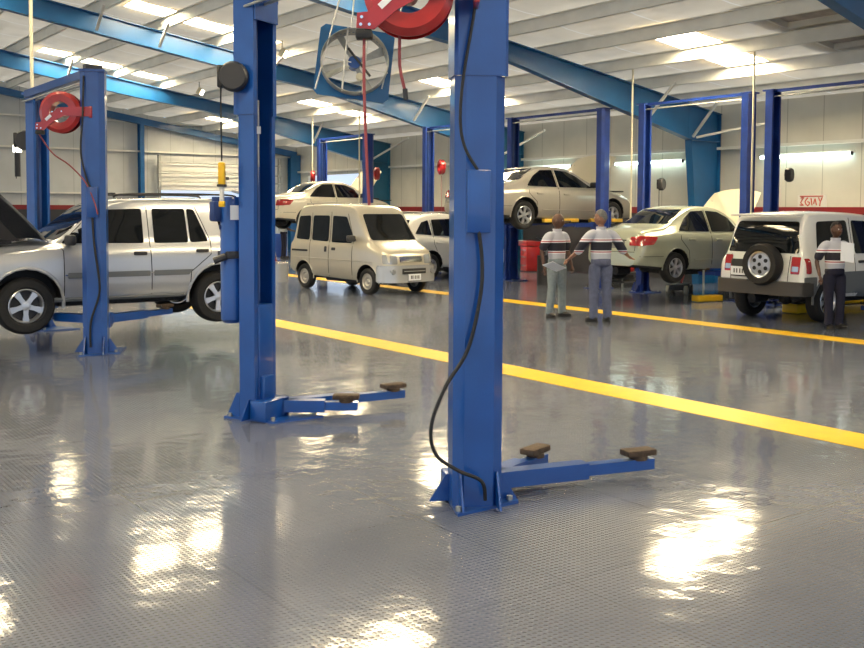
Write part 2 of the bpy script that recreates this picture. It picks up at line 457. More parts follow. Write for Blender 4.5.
# coloured wainscot and band on the back wall
def strip(name, m, z0, z1, t, ranges):
    for k, (a, b) in enumerate(ranges):
        o = MB().box((XW - t / 2, (a + b) / 2, (z0 + z1) / 2), (t, b - a, z1 - z0)).build(name % (k + 1), m, smooth=False); tag(o, kind='structure')
strip('trim_%d', M['band'], 1.70, 1.86, .03, [(Y0B, 30.6), (36.3, YE)])
strip('trim_1%d', M['wains'], .0, 1.70, .02, [(Y0B, 30.6), (36.3, YE)])
o = MB().box((5.1, YE - .02, .85), (18.2, .03, 1.7)).build('trim_21', M['wains'], smooth=False); tag(o, kind='structure')
o = MB().box((5.1, YE - .025, 1.78), (18.2, .03, .16)).build('trim_22', M['band'], smooth=False); tag(o, kind='structure')
# horizontal girts
for k, (z, a, b) in enumerate(((3.28, Y0B, YE - .1),)):
    o = MB().box((XW - .09, (a + b) / 2, z), (.16, b - a, .07)).build('trim_3%d' % k, M['purlin'], smooth=False); tag(o, kind='structure')
for k, z in enumerate((2.3, 3.9, 5.0)):
    o = MB().box((3.1 if z < 3 else 5.9, YE - .09, z), (22.2 if z < 3 else 27.8, .16, .06)).build('trim_4%d' % k, M['purlin'], smooth=False); tag(o, kind='structure')

# end frame: blue posts and eave member
for x, lab in ((13.47, 'slim blue wall post on the far wall beside the overhead door'), (6.7, 'slim blue wall post on the far wall left of the front lift'), (19.95, 'blue corner post where the far wall meets the back wall')):
    w = .16 if x < 19 else .45
    mb = MB(); h = ROOF_Z(x) - .4
    mb.box((x, YE - .25, h / 2), (.012, .3, h)); mb.box((x, YE - .39, h / 2), (w, .015, h)); mb.box((x, YE - .11, h / 2), (w, .015, h))
    solo('wall_post', mb, M['frame'], lab, 'post')
mb = MB(); mb.beam((1.5, YE - .3, ROOF_Z(1.5) - .38), (XW - .2, YE - .3, ROOF_Z(XW - .2) - .38), .2, .24)
mb.beam((1.5, YE - .3, ROOF_Z(1.5) - .38), (X0, YE - .3, ROOF_Z(X0) - .38), .2, .24)
solo('roof_rafter', mb, M['frame'], 'slim blue rafter along the top of the far end wall', 'rafter')

# overhead door hardware on the far wall
t = thing('overhead_door', 'raised white overhead door and its tracks on the far wall', 'door', (16.7, YE - .2, 0))
mb = MB()
for k in range(3): mb.box((0, -.02, 2.62 + k * .36), (4.9, .05, .34), bev=.01)
mb.build('door_panel', M['white'], t)
for z in (2.78, 3.1, 3.5): MB().cyl((-2.6, -.2, z), (2.6, -.2, z), .022, 8).build('rail', M['grey'], t)
for x in (-2.55, 2.55): MB().box((x, -.12, 1.9), (.1, .1, 3.8)).build('upright_track', M['grey'], t)
MB().box((0, -.28, 2.95), (.4, .16, .12), bev=.02).build('spring_motor', M['plastic'], t)
mb = MB()
random.seed(3)
for k in range(26): mb.sphere((12 + k * .42, 0, .4 + .25 * random.random()), .62, (1, .9, 1 + .5 * random.random()), 10)
o = mb.build('garden_hedge', M['hedge']); o.location = (0, YE + 9, .35); tag(o, 'clipped green hedge outside the far overhead door', 'hedge')

# painted floor stripes
for x, lab in ((7.14, 'wide yellow floor stripe crossing the middle of the floor, the near one'), (12.62, 'yellow floor stripe behind the standing mechanics, the far one')):
    w = .46 if x < 10 else .42
    o = MB().box((x, 15.5, .0015), (w, 42.5, .003)).build('floor_stripe', M['yellow'], smooth=False); tag(o, lab, 'floor marking')

# fluorescent fittings on the back wall
for y0, y1, lab in ((12.1, 14.45, 'lit fluorescent batten on the back wall above the white off-roader'), (16.7, 19.05, 'lit fluorescent batten on the back wall between the two raised saloons'), (20.7, 22.6, 'lit fluorescent batten behind the raised bonnet of the silver saloon')):
    t = thing('fluorescent_light', lab, 'light', (XW - .12, (y0 + y1) / 2, 3.03)); l = y1 - y0
    MB().box((.05, 0, .03), (.07, l, .05), bev=.008).build('housing', M['white'], t)
    MB().cyl((-.02, -l / 2 + .04, -.02), (-.02, l / 2 - .04, -.02), .035, 12).build('tube', M['tube'], t)
    for s in (-1, 1): MB().box((-.01, s * (l / 2 - .02), -.01), (.07, .035, .08)).build('end_cap', M['plastic'], t)
# floodlights at the ceiling
for i, (x, y, lab) in enumerate(((11.0, 20.9, 'small round floodlight under the roof left of the middle post'), (12.0, 28.0, 'small square floodlight under the roof above the front left post'), (9.1, 15.0, 'small lit lamp bar hung right above the round fan'))):
    z = ROOF_Z(x) - .42
    t = thing('flood_light', lab, 'light', (x, y, z), .9)
    MB().box((0, 0, 0), (.28, .12, .2), rx=.5, bev=.02).build('housing', M['cream'], t)
    MB().box((0, -.07, -.04), (.24, .02, .16), rx=.5).build('lens', M['bulb'], t)
    MB().cyl((0, .02, .08), (0, .02, .28), .015, 8).build('bracket', M['grey'], t)

# poster with red lettering strokes (not legible in the photo)
t = thing('wall_notice', 'small pale notice with red scrawled lettering above the red wall band', 'sign', (XW - .02, 13.12, 1.98))
MB().box((0, 0, 0), (.012, .72, .30)).build('sheet', M['white'], t)
mb = MB()
def stroke(pts): mb.tube([(-.008, -p[0], p[1]) for p in pts], .014, 6, 2)
stroke([(-.28, .08), (-.2, .1), (-.28, -.02), (-.2, -.08), (-.3, -.07)]); stroke([(-.1, .09), (-.17, 0), (-.1, -.09), (-.05, -.02), (-.11, 0)])
stroke([(-.02, .08), (.01, -.08)]); stroke([(.05, -.05), (.08, .07), (.12, -.08)]); stroke([(.17, .1), (.21, 0), (.26, .1)]); stroke([(.21, 0), (.2, -.1)])
stroke([(-.3, .125), (.28, .125)]); mb.build('lettering', M['sign_red'], t)

# ------------------------------------------------------------------ two-post lifts
def col_section(a=.28, d=.22, t=.02, ch=.06, lip=.045):
    A, D = a / 2, d / 2
    out = [(-A + lip, D), (-A, D), (-A, -D + ch * .8), (-A + ch, -D), (A - ch, -D), (A, -D + ch * .8), (A, D), (A - lip, D)]
    inn = [(A - lip, D - t), (A - t, D - t), (A - t, -D + ch * .8 + t * .4), (A - ch - t * .3, -D + t), (-A + ch + t * .3, -D + t), (-A + t, -D + ch * .8 + t * .4), (-A + t, D - t), (-A + lip, D - t)]
    return out + inn

def lift(label, cx, y0, y1, H, yaw0, yaw1, m, m2, carriage_z=.12, arms=None, sleeve=None, plate=.5, crossbar=True, a=.28, dx=(0, 0), dep=.20, cb=.1, group=None, wide_foot=False, cyl=True):
    """column 0 at y0 opens towards +Y, column 1 at y1 opens towards -Y; each turned by yaw"""
    cy = (y0 + y1) / 2
    t = thing('two_post_lift', label, 'car lift', (cx, cy, 0), 0, group)
    for k, (y, base, yw) in enumerate(((y0 - cy, 0, yaw0), (y1 - cy, PI, yaw1))):
        mt = Matrix.Translation((dx[k], y, 0)) @ Matrix.Rotation(base + yw, 4, 'Z')
        mtp = Matrix.Translation((dx[k], y, 0)) @ Matrix.Rotation(base, 4, 'Z')
        def fin(mb, name, mm, mtx=mt, par=t):
            bmesh.ops.transform(mb.bm, matrix=mtx, verts=mb.bm.verts)
            return mb.build(name, mm, par)
        zs = sleeve or H
        mb = MB(); mb.prism(col_section(a, dep), .015, zs)
        if wide_foot:
            mb.prism([(-a / 2 - .07, -.06), (a / 2 + .07, -.06), (a / 2 + .07, .02), (-a / 2 - .07, .02)], .02, 1.75)
        col = fin(mb, 'column', m)
        if sleeve:
            mb = MB(); mb.prism(col_section(a * 1.07, dep + .015, .018, .02), sleeve, H); mb.box((0, .02, H - .02), (a * 1.07, .22, .06)); mb.box((0, .12, H - .12), (a * 1.05, .015, .2))
            fin(mb, 'column_extension', m)
        else:
            mb = MB(); mb.box((0, 0, H + .01), (a * 1.05, .24, .03)); fin(mb, 'top_plate', m)
        # base plate with gussets
        w = plate
        sk = -math.tan(yw) * .46
        mb = MB(); mb.prism([(-w * .5, -.13), (w * .5, -.13), (w * .5 + sk, .33), (-w * .5 + sk, .33)], 0, .018); fin(mb, 'base_plate', m, mtp)
        for sx in (-.11, .11):
            g_ = MB(); rot = Matrix.Translation((sx, -.11, .018)) @ Matrix.Rotation(PI / 2, 4, 'Y') @ Matrix.Rotation(0, 4, 'Z')
            g_.bm.verts.ensure_lookup_table()
            vs = [(-.006, -.10, 0), (-.006, .03, 0), (-.006, .03, .2), (-.006, -.0, .2)]
            v1 = [g_.bm.verts.new((sx + .0 - .006, -.11 + v[1], .018 + v[2])) for v in vs]; v2 = [g_.bm.verts.new((sx + .006, -.11 + v[1], .018 + v[2])) for v in vs]
            g_.bm.faces.new(v1); g_.bm.faces.new(v2[::-1])
            for i in range(4): g_.bm.faces.new((v1[i], v2[i], v2[(i + 1) % 4], v1[(i + 1) % 4]))
            fin(g_, 'gusset', m)
        for sx in (-1, 1):
            g_ = MB()
            vs = [(sx * a / 2, 0), (sx * (a / 2 + .12), 0), (sx * (a / 2 + .02), .16), (sx * a / 2, .16)]
            g_.prism([(v[0], v[1]) for v in vs], -.006, .006, Matrix.Translation((0, .05, .018)) @ Matrix.Rotation(PI / 2, 4, 'X'))
            fin(g_, 'gusset', m)
        for bx, by in ((-w * .42, -.09), (w * .42, -.09), (-w * .42 + sk * .9, .28), (w * .42 + sk * .9, .28)):
            fin(MB().cyl((bx, by, .018), (bx, by, .045), .018, 6), 'anchor_bolt', M['grey'], mtp)
        # carriage in the channel
        cz = carriage_z
        mb = MB(); mb.box((0, .045, cz + .46), (a * .66, .13, .92), bev=.01); mb.box((0, .145, cz + .05), (a * 1.15, .16, .17), bev=.012)
        mb.box((0, .12, cz + .2), (a * .5, .05, .25), bev=.01)
        fin(mb, 'carriage', m)
        if cyl:
            mb = MB(); mb.cyl((.0, -.0, cz + .8), (0, 0, H - .1), .028, 12); fin(mb, 'hydraulic_ram', m2)
            mb = MB(); mb.box((0, -.072, H / 2 + .2), (a * .66, .004, H - .9)); fin(mb, 'channel_shade_sheet', m2)  # thin dark sheet added to paint the shade inside the open channel
        # arms
        for (ax, ay, L_, z, pad_at) in (arms[k] if arms else [(-.5, .6, 0, cz, 1), (.5, .6, 0, cz, 1)]):
            root = Vector((.11 if ax > 0 else -.11, .17, z + .05)); end = Vector((ax, ay, z + .05))
            # arms given in unrotated column frame
            root2 = Matrix.Rotation(yw, 4, 'Z') @ root
            d = (end - root2)
            mid = root2 + d * .58
            mb = MB(); mb.beam(root2 - d.normalized() * .03, mid, .11, .10); mb.cyl(root2 + Vector((0, 0, -.07)), root2 + Vector((0, 0, .07)), .07, 14)
            arm = fin(mb, 'arm', m, mtp)
            mb = MB(); mb.beam(mid - d * .06, end, .08, .07); fin(mb, 'arm_extension', m, mtp, arm)
            an = math.atan2(d.y, d.x)
            mb = MB(); mb.cyl(end + Vector((0, 0, .03)) - d.normalized() * .1, end + Vector((0, 0, .06)) - d.normalized() * .1, .06, 16)
            c = end - d.normalized() * .1 + Vector((0, 0, .078))
            mb.box(c, (.22, .11, .04), rz=an, bev=.008); fin(mb, 'arm_pad', M['pad'], mtp, arm)
    if crossbar:
        mb = MB(); mb.box((0, 0, H + .0), (cb, y1 - y0, cb)); mb.build('crossbar', m, t)
        mb = MB(); mb.cyl((.09, y0 - cy, H - .08), (.09, y1 - cy, H - .08), .014, 8); mb.cyl((-.07, y0 - cy, H - .11), (-.07, y1 - cy, H - .11), .012, 8); mb.build('equaliser_pipe', M['grey'], t)
    return t

YW = DEG(27)
# front lift: near post (4.53) and post with the hydraulic tank (7.67)
fl = lift('front pair of tall blue lift posts with their swing arms lowered, no car between them', 3.68, 4.58, 7.60, 3.5, -YW, YW, M['lift'], M['lift_dark'], .04,
          arms=([(1.33, -.19, 0, .05, 1), (.82, .30, 0, .05, 1)], [(-1.34, .24, 0, .05, 1), (-.70, .50, 0, .05, 1)]), sleeve=2.52, plate=.46, dx=(0, .055), a=.295)
# lock cover and hose on the nearest post
def loc_post0(x, y, z):   # coordinates in column frame of the near post -> lift frame
    return Matrix.Translation((0, 4.58 - 6.09, 0)) @ Matrix.Rotation(-YW, 4, 'Z') @ Vector((x, y, z))
mb = MB(); mb.box((-.02, -.13, 1.80), (.135, .06, .36), bev=.006); bmesh.ops.transform(mb.bm, matrix=Matrix.Translation((0, 4.58 - 6.09, 0)) @ Matrix.Rotation(-YW, 4, 'Z'), verts=mb.bm.verts)
mb.build('lock_cover', M['lift'], fl)
hp = [(-.03, -.15, 3.45), (-.04, -.15, 3.0), (-.115, -.14, 2.5), (-.13, -.14, 2.25), (-.10, -.14, 2.1), (-.03, -.15, 1.98)]
MB().tube([loc_post0(*p) for p in hp], .009, 8, 6).build('cable', M['black'], fl)
hp = [(-.02, -.15, 1.63), (.0, -.15, 1.45), (-.01, -.15, 1.25), (-.08, -.15, .95), (-.21, -.16, .74), (-.295, -.18, .52), (-.27, -.19, .36), (-.14, -.19, .26), (.0, -.18, .19), (.03, -.15, .07)]
MB().tube([loc_post0(*p) for p in hp], .011, 10, 6).build('hydraulic_hose', M['black'], fl)
# hydraulic power unit on the far post of the front lift (coordinates relative to lift origin (3.70, 6.1))
o_ = Vector((-.10, 1.63, 0))
mb = MB(); mb.lathe([(0, .80), (.07, .80), (.092, .83), (.094, 1.80), (.08, 1.85), (0, 1.85)], 24, Matrix.Translation(o_)); pu = mb.build('hydraulic_tank', M['lift'], fl)
mb = MB(); mb.box(o_ + Vector((.02, 0, 1.37)), (.2, .22, .06), bev=.01); mb.box(o_ + Vector((.1, -.02, 1.37)), (.12, .2, .12), bev=.01); mb.cyl(o_ + Vector((-.08, -.06, 1.36)), o_ + Vector((-.17, -.02, 1.32)), .03, 10); mb.build('clamp_bracket', M['plastic'], fl)
mb = MB(); mb.box(o_ + Vector((-.12, .04, 1.73)), (.09, .10, .17), bev=.02); mb.cyl(o_ + Vector((-.12, .04, 1.8)), o_ + Vector((-.12, .04, 1.85)), .035, 12); mb.cyl(o_ + Vector((-.1, .02, 1.60)), o_ + Vector((-.02, 0, 1.60)), .02, 8); mb.build('pump_motor', M['lift_dark'], fl)
MB().box(o_ + Vector((-.01, -.096, 1.72)), (.09, .008, .12)).build('label_plate', M['paper'], pu)
MB().tube([o_ + Vector(p) for p in ((-.02, -.05, 1.90), (.1, -.12, 1.86), (.16, -.12, 1.84), (.175, -.12, 2.0), (.175, -.12, 2.3))], .012, 8, 5).build('white_cable', M['white'], fl)
MB().cyl(o_ + Vector((.175, -.12, 2.1)), o_ + Vector((.175, -.12, 2.65)), .02, 10).build('conduit', M['grey'], fl)
for p in ((.10, -.165, 2.40),): MB().box(o_ + Vector(p), (.16, .012, .06), rz=-.3).build('sticker', M['paper'], fl)
MB().box((.045, 1.50, .56), (.07, .006, .1), rz=-.45).build('warning_label', M['white'], fl)

# second lift, holding the silver off-roader
sl = lift('pair of tall blue lift posts holding the silver estate off-roader at the left', 3.81, 12.03, 14.95, 3.36, -YW, YW, M['lift'], M['lift_dark'], .34,
          arms=([(1.15, .55, 0, .36, 1), (-.45, .95, 0, .36, 1)], [(-1.15, .6, 0, .36, 1), (1.0, .75, 0, .36, 1)]), plate=.5, dx=(0, .11))
def p2(x, y, z): return Matrix.Translation((0, 12.03 - 13.49, 0)) @ Matrix.Rotation(-YW, 4, 'Z') @ Vector((x, y, z))
mb = MB(); mb.box((0.0, -.135, 1.82), (.13, .06, .36), bev=.006); bmesh.ops.transform(mb.bm, matrix=Matrix.Translation((0, 12.03 - 13.49, 0)) @ Matrix.Rotation(-YW, 4, 'Z'), verts=mb.bm.verts); mb.build('lock_cover', M['lift'], sl)
MB().tube([p2(*p) for p in ((-.08, -.14, 3.3), (-.1, -.14, 2.8), (-.12, -.15, 2.4), (-.06, -.15, 2.1), (-.02, -.15, 2.0))], .012, 8, 5).build('cable', M['black'], sl)
MB().tube([p2(*p) for p in ((0, -.15, 1.64), (.02, -.15, 1.3), (.07, -.15, .9), (.06, -.15, .7), (-.03, -.16, .4), (-.04, -.14, .1))], .014, 8, 5).build('hydraulic_hose', M['black'], sl)
MB().box((0, -1.46, 3.42), (.2, .1, .05)).build('top_switch', M['plastic'], sl)

# back row
A_ = lambda r, e=.75: ([(-r, .6, 0, 0, 1), (r, .6, 0, 0, 1)],) * 2
def arms_at(z, r=.75): return ([(-r, .55, 0, z, 1), (r, .55, 0, z, 1)], [(-r, .55, 0, z, 1), (r, .55, 0, z, 1)])
bl = {}
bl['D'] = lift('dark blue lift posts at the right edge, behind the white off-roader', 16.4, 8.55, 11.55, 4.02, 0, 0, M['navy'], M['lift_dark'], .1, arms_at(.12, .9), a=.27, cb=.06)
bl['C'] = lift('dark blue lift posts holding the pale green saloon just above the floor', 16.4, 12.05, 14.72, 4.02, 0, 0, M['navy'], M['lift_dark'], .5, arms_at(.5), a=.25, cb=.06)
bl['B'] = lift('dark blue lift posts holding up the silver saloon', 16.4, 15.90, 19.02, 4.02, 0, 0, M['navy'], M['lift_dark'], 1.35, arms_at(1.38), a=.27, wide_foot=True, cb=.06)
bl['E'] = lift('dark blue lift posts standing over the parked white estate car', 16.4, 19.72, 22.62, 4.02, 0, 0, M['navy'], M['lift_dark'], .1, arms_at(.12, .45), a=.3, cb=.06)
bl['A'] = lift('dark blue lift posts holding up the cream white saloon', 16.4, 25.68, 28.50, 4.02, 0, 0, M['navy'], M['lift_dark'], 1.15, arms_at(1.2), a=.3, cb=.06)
for k, z in (('B', 1.52),):
    for x in (-.85, .75):
        MB().box((x * .9, -1.0, 1.53), (1.05, .10, .085), bev=.01).build('yellow_arm', M['lyellow'], bl[k])
MB().box((.3, -.85, .64), (1.9, .12, .10), bev=.01).build('blue_crossbeam', M['lift'], bl['C'])

# ------------------------------------------------------------------ hose reels
def hose_reel(label, loc, rz, s=1., group=None, simple=False, hang=None):
    t = thing('hose_reel', label, 'hose reel', loc, rz, group)
    R = .25 * s; w = .075 * s
    my = Matrix.Rotation(PI / 2, 4, 'X')
    mb = MB()
    for sgn in (-1, 1):
        z = sgn * w
        mb.lathe([(R * .52, z - .004), (R * .52, z + .004), (R * .84, z + .012 * sgn + .004), (R, z - .022 * sgn + .004), (R, z - .022 * sgn - .004), (R * .84, z + .012 * sgn - .004)], 40, my)
    mb.lathe([(R * .5, -w), (R * .5, w), (R * .54, w), (R * .54, -w)], 32, my)
    mb.lathe([(R * .9, -w * .9), (R * .9, w * .9), (R * .93, w * .9), (R * .93, -w * .9)], 40, my)
    mb.build('spool', M['red'], t)
    mb = MB(); mb.lathe([(R * .55, -w * .8), (R * .8, -w * .8), (R * .8, w * .8), (R * .55, w * .8)], 32, my); mb.build('coiled_hose', M['hose_red'], t)
    if not simple:
        mb = MB(); rot = Matrix.Translation((0, -w - .02, 0)) @ my
        pts = [(R * 1.5, R * .25), (R * .1, R * .22), (-R * .55, -R * .15), (-R * .9, -R * .5), (-R * 1.12, -R * .52), (-R * 1.14, -R * .85), (-R * .75, -R * .88), (-R * .25, -R * .45), (R * .25, -R * .18), (R * 1.5, -R * .22)]
        mb.prism(pts, -.008, .008, rot); arm = mb.build('guide_arm', M['red'], t)
        mb = MB()
        for p in ((-R * 1.02, -R * .62), (-R * .85, -R * .78), (-R * 1.04, -R * .78), (-R * .3, R * .0), (R * .15, R * .02), (R * 1.2, 0)):
            mb.cyl((p[0], -w - .04, p[1]), (p[0], -w - .02, p[1]), .009, 8)
        mb.build('bolts', M['chrome'], arm)
        MB().box((-R * .5, -w - .031, -R * .28), (.085 * s, .003, .035 * s), ry=-.75).build('label_plate', M['paper'], arm)
        MB().box((-R * .98, -w + .02, -R * .97), (.09 * s, .09 * s, .05 * s), bev=.008).build('hose_guide', M['black'], t)
        MB().box((R * 1.5, .0, 0), (.03, .2, R * .55), bev=.004).build('wall_bracket', M['red'], t)
        MB().lathe([(0, -w - .05), (R * .2, -w - .05), (R * .2, w + .02), (0, w + .02)], 24, my).build('hub', M['red'], t)
    if hang:
        MB().tube([Vector(p) for p in hang], .0085 * s, 8, 6).build('hose', M['hose_red'], t)
    return t
# the big one near the camera, facing the camera
cam_rz = math.atan2(-.591, .807)   # local -Y towards the camera
R_near = Vector((3.215, 4.62, 2.955))
big_reel = hose_reel('large red hose reel at the top of the picture, fixed to the nearest post', R_near, cam_rz, 1.0,
          hang=[(-.245, -.055, -.26), (-.245, -.055, -.5), (-.235, -.05, -.8), (-.225, -.05, -1.02), (-.215, -.05, -1.18)])
MB().tube([(-.05, 0, -.2), (-.05, 0, -.4), (-.02, 0, -.54)], .009, 8, 3).build('hose', M['hose_red'], big_reel); MB().cyl((-.02, 0, -.53), (-.015, 0, -.59), .014, 10).build('hose_fitting', M['plastic'], big_reel)
mb = MB(); 
MB()
lr = hose_reel('red hose reel on the lift posts at the far left', (3.50, 12.22, 2.88), cam_rz, .98,
          hang=[(-.26, -.05, -.25), (-.1, -.05, -.48), (.1, -.06, -.62), (.3, -.1, -.82), (.42, -.15, -1.05), (.46, -.15, -1.2)])
hose_reel('small red hose reel seen edge-on at the far corner, above the white saloon', (16.25, 28.82, 2.84), 1.1, .8, simple=True)
hose_reel('small red hose reel seen edge-on right of the post in front of the white saloon', (16.75, 25.75, 2.85), 1.15, .8, simple=True)
hose_reel('small red hose reel hanging right of the post above the white estate car', (16.75, 22.45, 2.95), 1.2, .85, simple=True, hang=[(0, 0, -.24), (0.02, 0, -.6), (-.05, 0, -1.1), (.03, 0, -1.4)])

# cord reels
def cord_reel(label, loc, rz, s=1., drop=None, lamp=None):
    t = thing('cord_reel', label, 'cord reel', loc, rz)
    my = Matrix.Rotation(PI / 2, 4, 'X')
    MB().lathe([(0, -.06 * s), (.115 * s, -.06 * s), (.135 * s, -.03 * s), (.135 * s, .03 * s), (.115 * s, .06 * s), (0, .06 * s)], 32, my).build('casing', M['plastic'], t)
    MB().lathe([(0, -.075 * s), (.03 * s, -.075 * s), (.03 * s, -.06 * s), (0, -.06 * s)], 16, my).build('hub_cap', M['black'], t)
    MB().box((-.115 * s, 0, 0), (.05 * s, .1 * s, .2 * s), bev=.01).build('cable_guard', M['black'], t)
    if drop:
        MB().tube([(-.115 * s, 0, -.1 * s), (-.115 * s, 0, -.3 * s), (-.11 * s, 0, -drop)], .007, 6, 4).build('cord', M['black'], t)
    if lamp:
        z = -drop
        l = thing('inspection_lamp', lamp, 'inspection lamp', Vector(loc) + Matrix.Rotation(rz, 3, 'Z') @ Vector((-.11 * s, 0, z)), rz)
        MB().box((0, 0, -.11), (.055, .05, .2), bev=.012).build('handle', M['yellow'], l)
        MB().cyl((0, 0, -.2), (0, 0, -.34), .02, 12).build('lamp_tube', M['white'], l)
        MB().box((0, 0, -.35), (.05, .045, .05), bev=.01).build('end_cap', M['yellow'], l)
        MB().box((0, -.005, -.2), (.07, .06, .02), bev=.004).build('clip', M['black'], l)
    return t
cord_reel('round black cord reel on the upper part of the middle post', (3.52, 7.54, 2.82), cam_rz, .9, .68, 'yellow handled inspection lamp hanging beside the middle post')
cord_reel('black cord reel with hanging lamp at the left picture edge', (3.80, 15.12, 2.72), cam_rz + .4, 1.05, .55)
l = thing('inspection_lamp', 'lit inspection lamp hanging at the far left edge', 'inspection lamp', (3.72, 15.20, 2.45), 0)
MB().cyl((0, 0, .1), (.0, 0, -.25), .04, 12).build('handle', M['plastic'], l); MB().cyl((0, 0, .1), (-.0, 0, .2), .06, 12).build('lamp_head', M['bulb'], l)
cord_reel('black cord reel on the back post left of the teal column', (16.75, 14.52, 2.33), .3, 1.0, .6)
cord_reel('black cord reel on the back post right of the teal column', (16.7, 11.35, 2.45), .3, 1.0)

# vertical conduits dropping from the roof
for x, y, z0, lab in ((16.25, 11.86, .6, 'cream conduit dropping from the roof between the two right hand posts'), (16.25, 14.93, .9, 'cream conduit dropping from the roof in front of the teal column'),
                      (3.90, 15.06, 3.4, 'cream conduit dropping from the roof at the left picture edge'), (16.2, 28.75, 1.2, 'pale conduit dropping from the roof beside the farthest post'),
                      (16.1, 25.72, 1.0, 'pale conduit dropping from the roof beside the post in front of the white saloon'), (16.1, 19.25, 2.4, 'thin pale conduit dropping from the roof just right of the nearest post')):
    mb = MB(); zt = ROOF_Z(x); mb.cyl((x, y, z0), (x, y, zt - .05), .021 if x > 10 else .025, 10); mb.box((x, y, zt - .1), (.2, .05, .05))
    solo('ceiling_conduit', mb, M['cream'], lab, 'conduit')

# ------------------------------------------------------------------ big fan hung from the roof
def fan():
    c = Vector((8.17, 13.2, 3.99))
    t = thing('ceiling_fan_housing', 'large square framed round fan hung under the roof between the tall posts', 'fan', c, cam_rz)
    t.rotation_euler = (DEG(-14), DEG(7), cam_rz + .12)
    s = .575; R = .51; my = Matrix.Rotation(PI / 2, 4, 'X')
    # square panel with round hole
    mb = MB(); bm = mb.bm; n = 48
    def ring(y, r, sq):
        vs = []
        for k in range(n):
            a = 2 * PI * (k + .5) / n; ca, sa = math.cos(a), math.sin(a)
            q = s / max(abs(ca), abs(sa)) if sq else r
            vs.append(bm.verts.new((q * ca, y, q * sa)))
        return vs
    a_, b_, c_, d_ = ring(-.0, 0, True), ring(-.0, R, False), ring(.02, R, False), ring(.02, 0, True)
    for p, q in ((a_, b_), (b_, c_), (c_, d_), (d_, a_)):
        for k in range(n): bm.faces.new((p[k], p[(k + 1) % n], q[(k + 1) % n], q[k]))
    mb.build('square_panel', M['frame'], t)
    MB().lathe([(R, -.12), (R + .012, -.12), (R + .012, .14), (R, .14)], 48, my).build('ring_shroud', M['grey'], t)
    MB().lathe([(0, -.1), (.09, -.1), (.10, .06), (0, .06)], 20, my).build('motor_hub', M['lift'], t)
    for k in range(4):
        a = k * PI / 2 + .6
        mb = MB(); mb.prism([(.08, -.03), (.49, -.085), (.50, .06), (.08, .03)], -.004, .004, Matrix.Rotation(-a, 4, 'Y') @ Matrix.Rotation(PI / 2, 4, 'X') @ Matrix.Rotation(.5, 4, 'X'))
        mb.build('blade', M['grey'], t)
    for x in (-.14, .17):
        MB().cyl((x, -.1, -.51), (x - .02, -.1, .52), .014, 8).build('guard_bar', M['white'], t)
    MB().cyl((-.52, -.1, -.02), (-.05, -.1, -.03), .01, 8).build('guard_bar', M['white'], t)
    MB().cyl((.18, -.1, -.1), (.52, -.1, -.12), .01, 8).build('guard_bar', M['white'], t)
    MB().beam((-.12, -.07, .2), (.26, -.07, -.2), .03, .03).build('motor_strut', M['plastic'], t)
    MB().cyl((.10, -.14, -.25), (.10, -.08, -.25), .055, 16).build('pulley', M['cream'], t)
    MB().cyl((-.54, -.13, -.55), (-.2, -.05, 2.05), .012, 8).build('hanging_rod', M['white'], t)
    MB().cyl((.46, .0, -.35), (.75, .1, 2.0), .012, 8).build('hanging_rod', M['white'], t)
    MB().cyl((-.1, .0, .5), (-.16, .0, 2.0), .012, 8).build('hanging_rod', M['white'], t)
fan()

# ------------------------------------------------------------------ cars
def lerp_list(L, x):
    if x <= L[0][0]: return L[0][1]
    for (a, u), (b, v) in zip(L[:-1], L[1:]):
        if x <= b:
            t = (x - a) / (b - a) if b > a else 1
            return u + (v - u) * t
    return L[-1][1]
def smooth_list(L, n=2):
    for _ in range(n):
        Q = [L[0]]
        for (a, b) in zip(L[:-1], L[1:]):
            Q.append((a[0] * .75 + b[0] * .25, a[1] * .75 + b[1] * .25)); Q.append((a[0] * .25 + b[0] * .75, a[1] * .25 + b[1] * .75))
        Q.append(L[-1]); L = Q
    return L
def roundpoly(pts, r=.04, n=3):
    out = []
    N_ = len(pts)
    for i in range(N_):
        p0, p1, p2 = Vector(pts[i - 1]), Vector(pts[i]), Vector(pts[(i + 1) % N_])
        a = (p0 - p1); b = (p2 - p1); ra = min(r, a.length * .45); rb = min(r, b.length * .45)
        A = p1 + a.normalized() * ra; B = p1 + b.normalized() * rb
        for k in range(n + 1):
            t = k / n
            q = A * (1 - t) ** 2 + p1 * 2 * t * (1 - t) + B * t * t
            out.append((q.x, q.y))
    return out

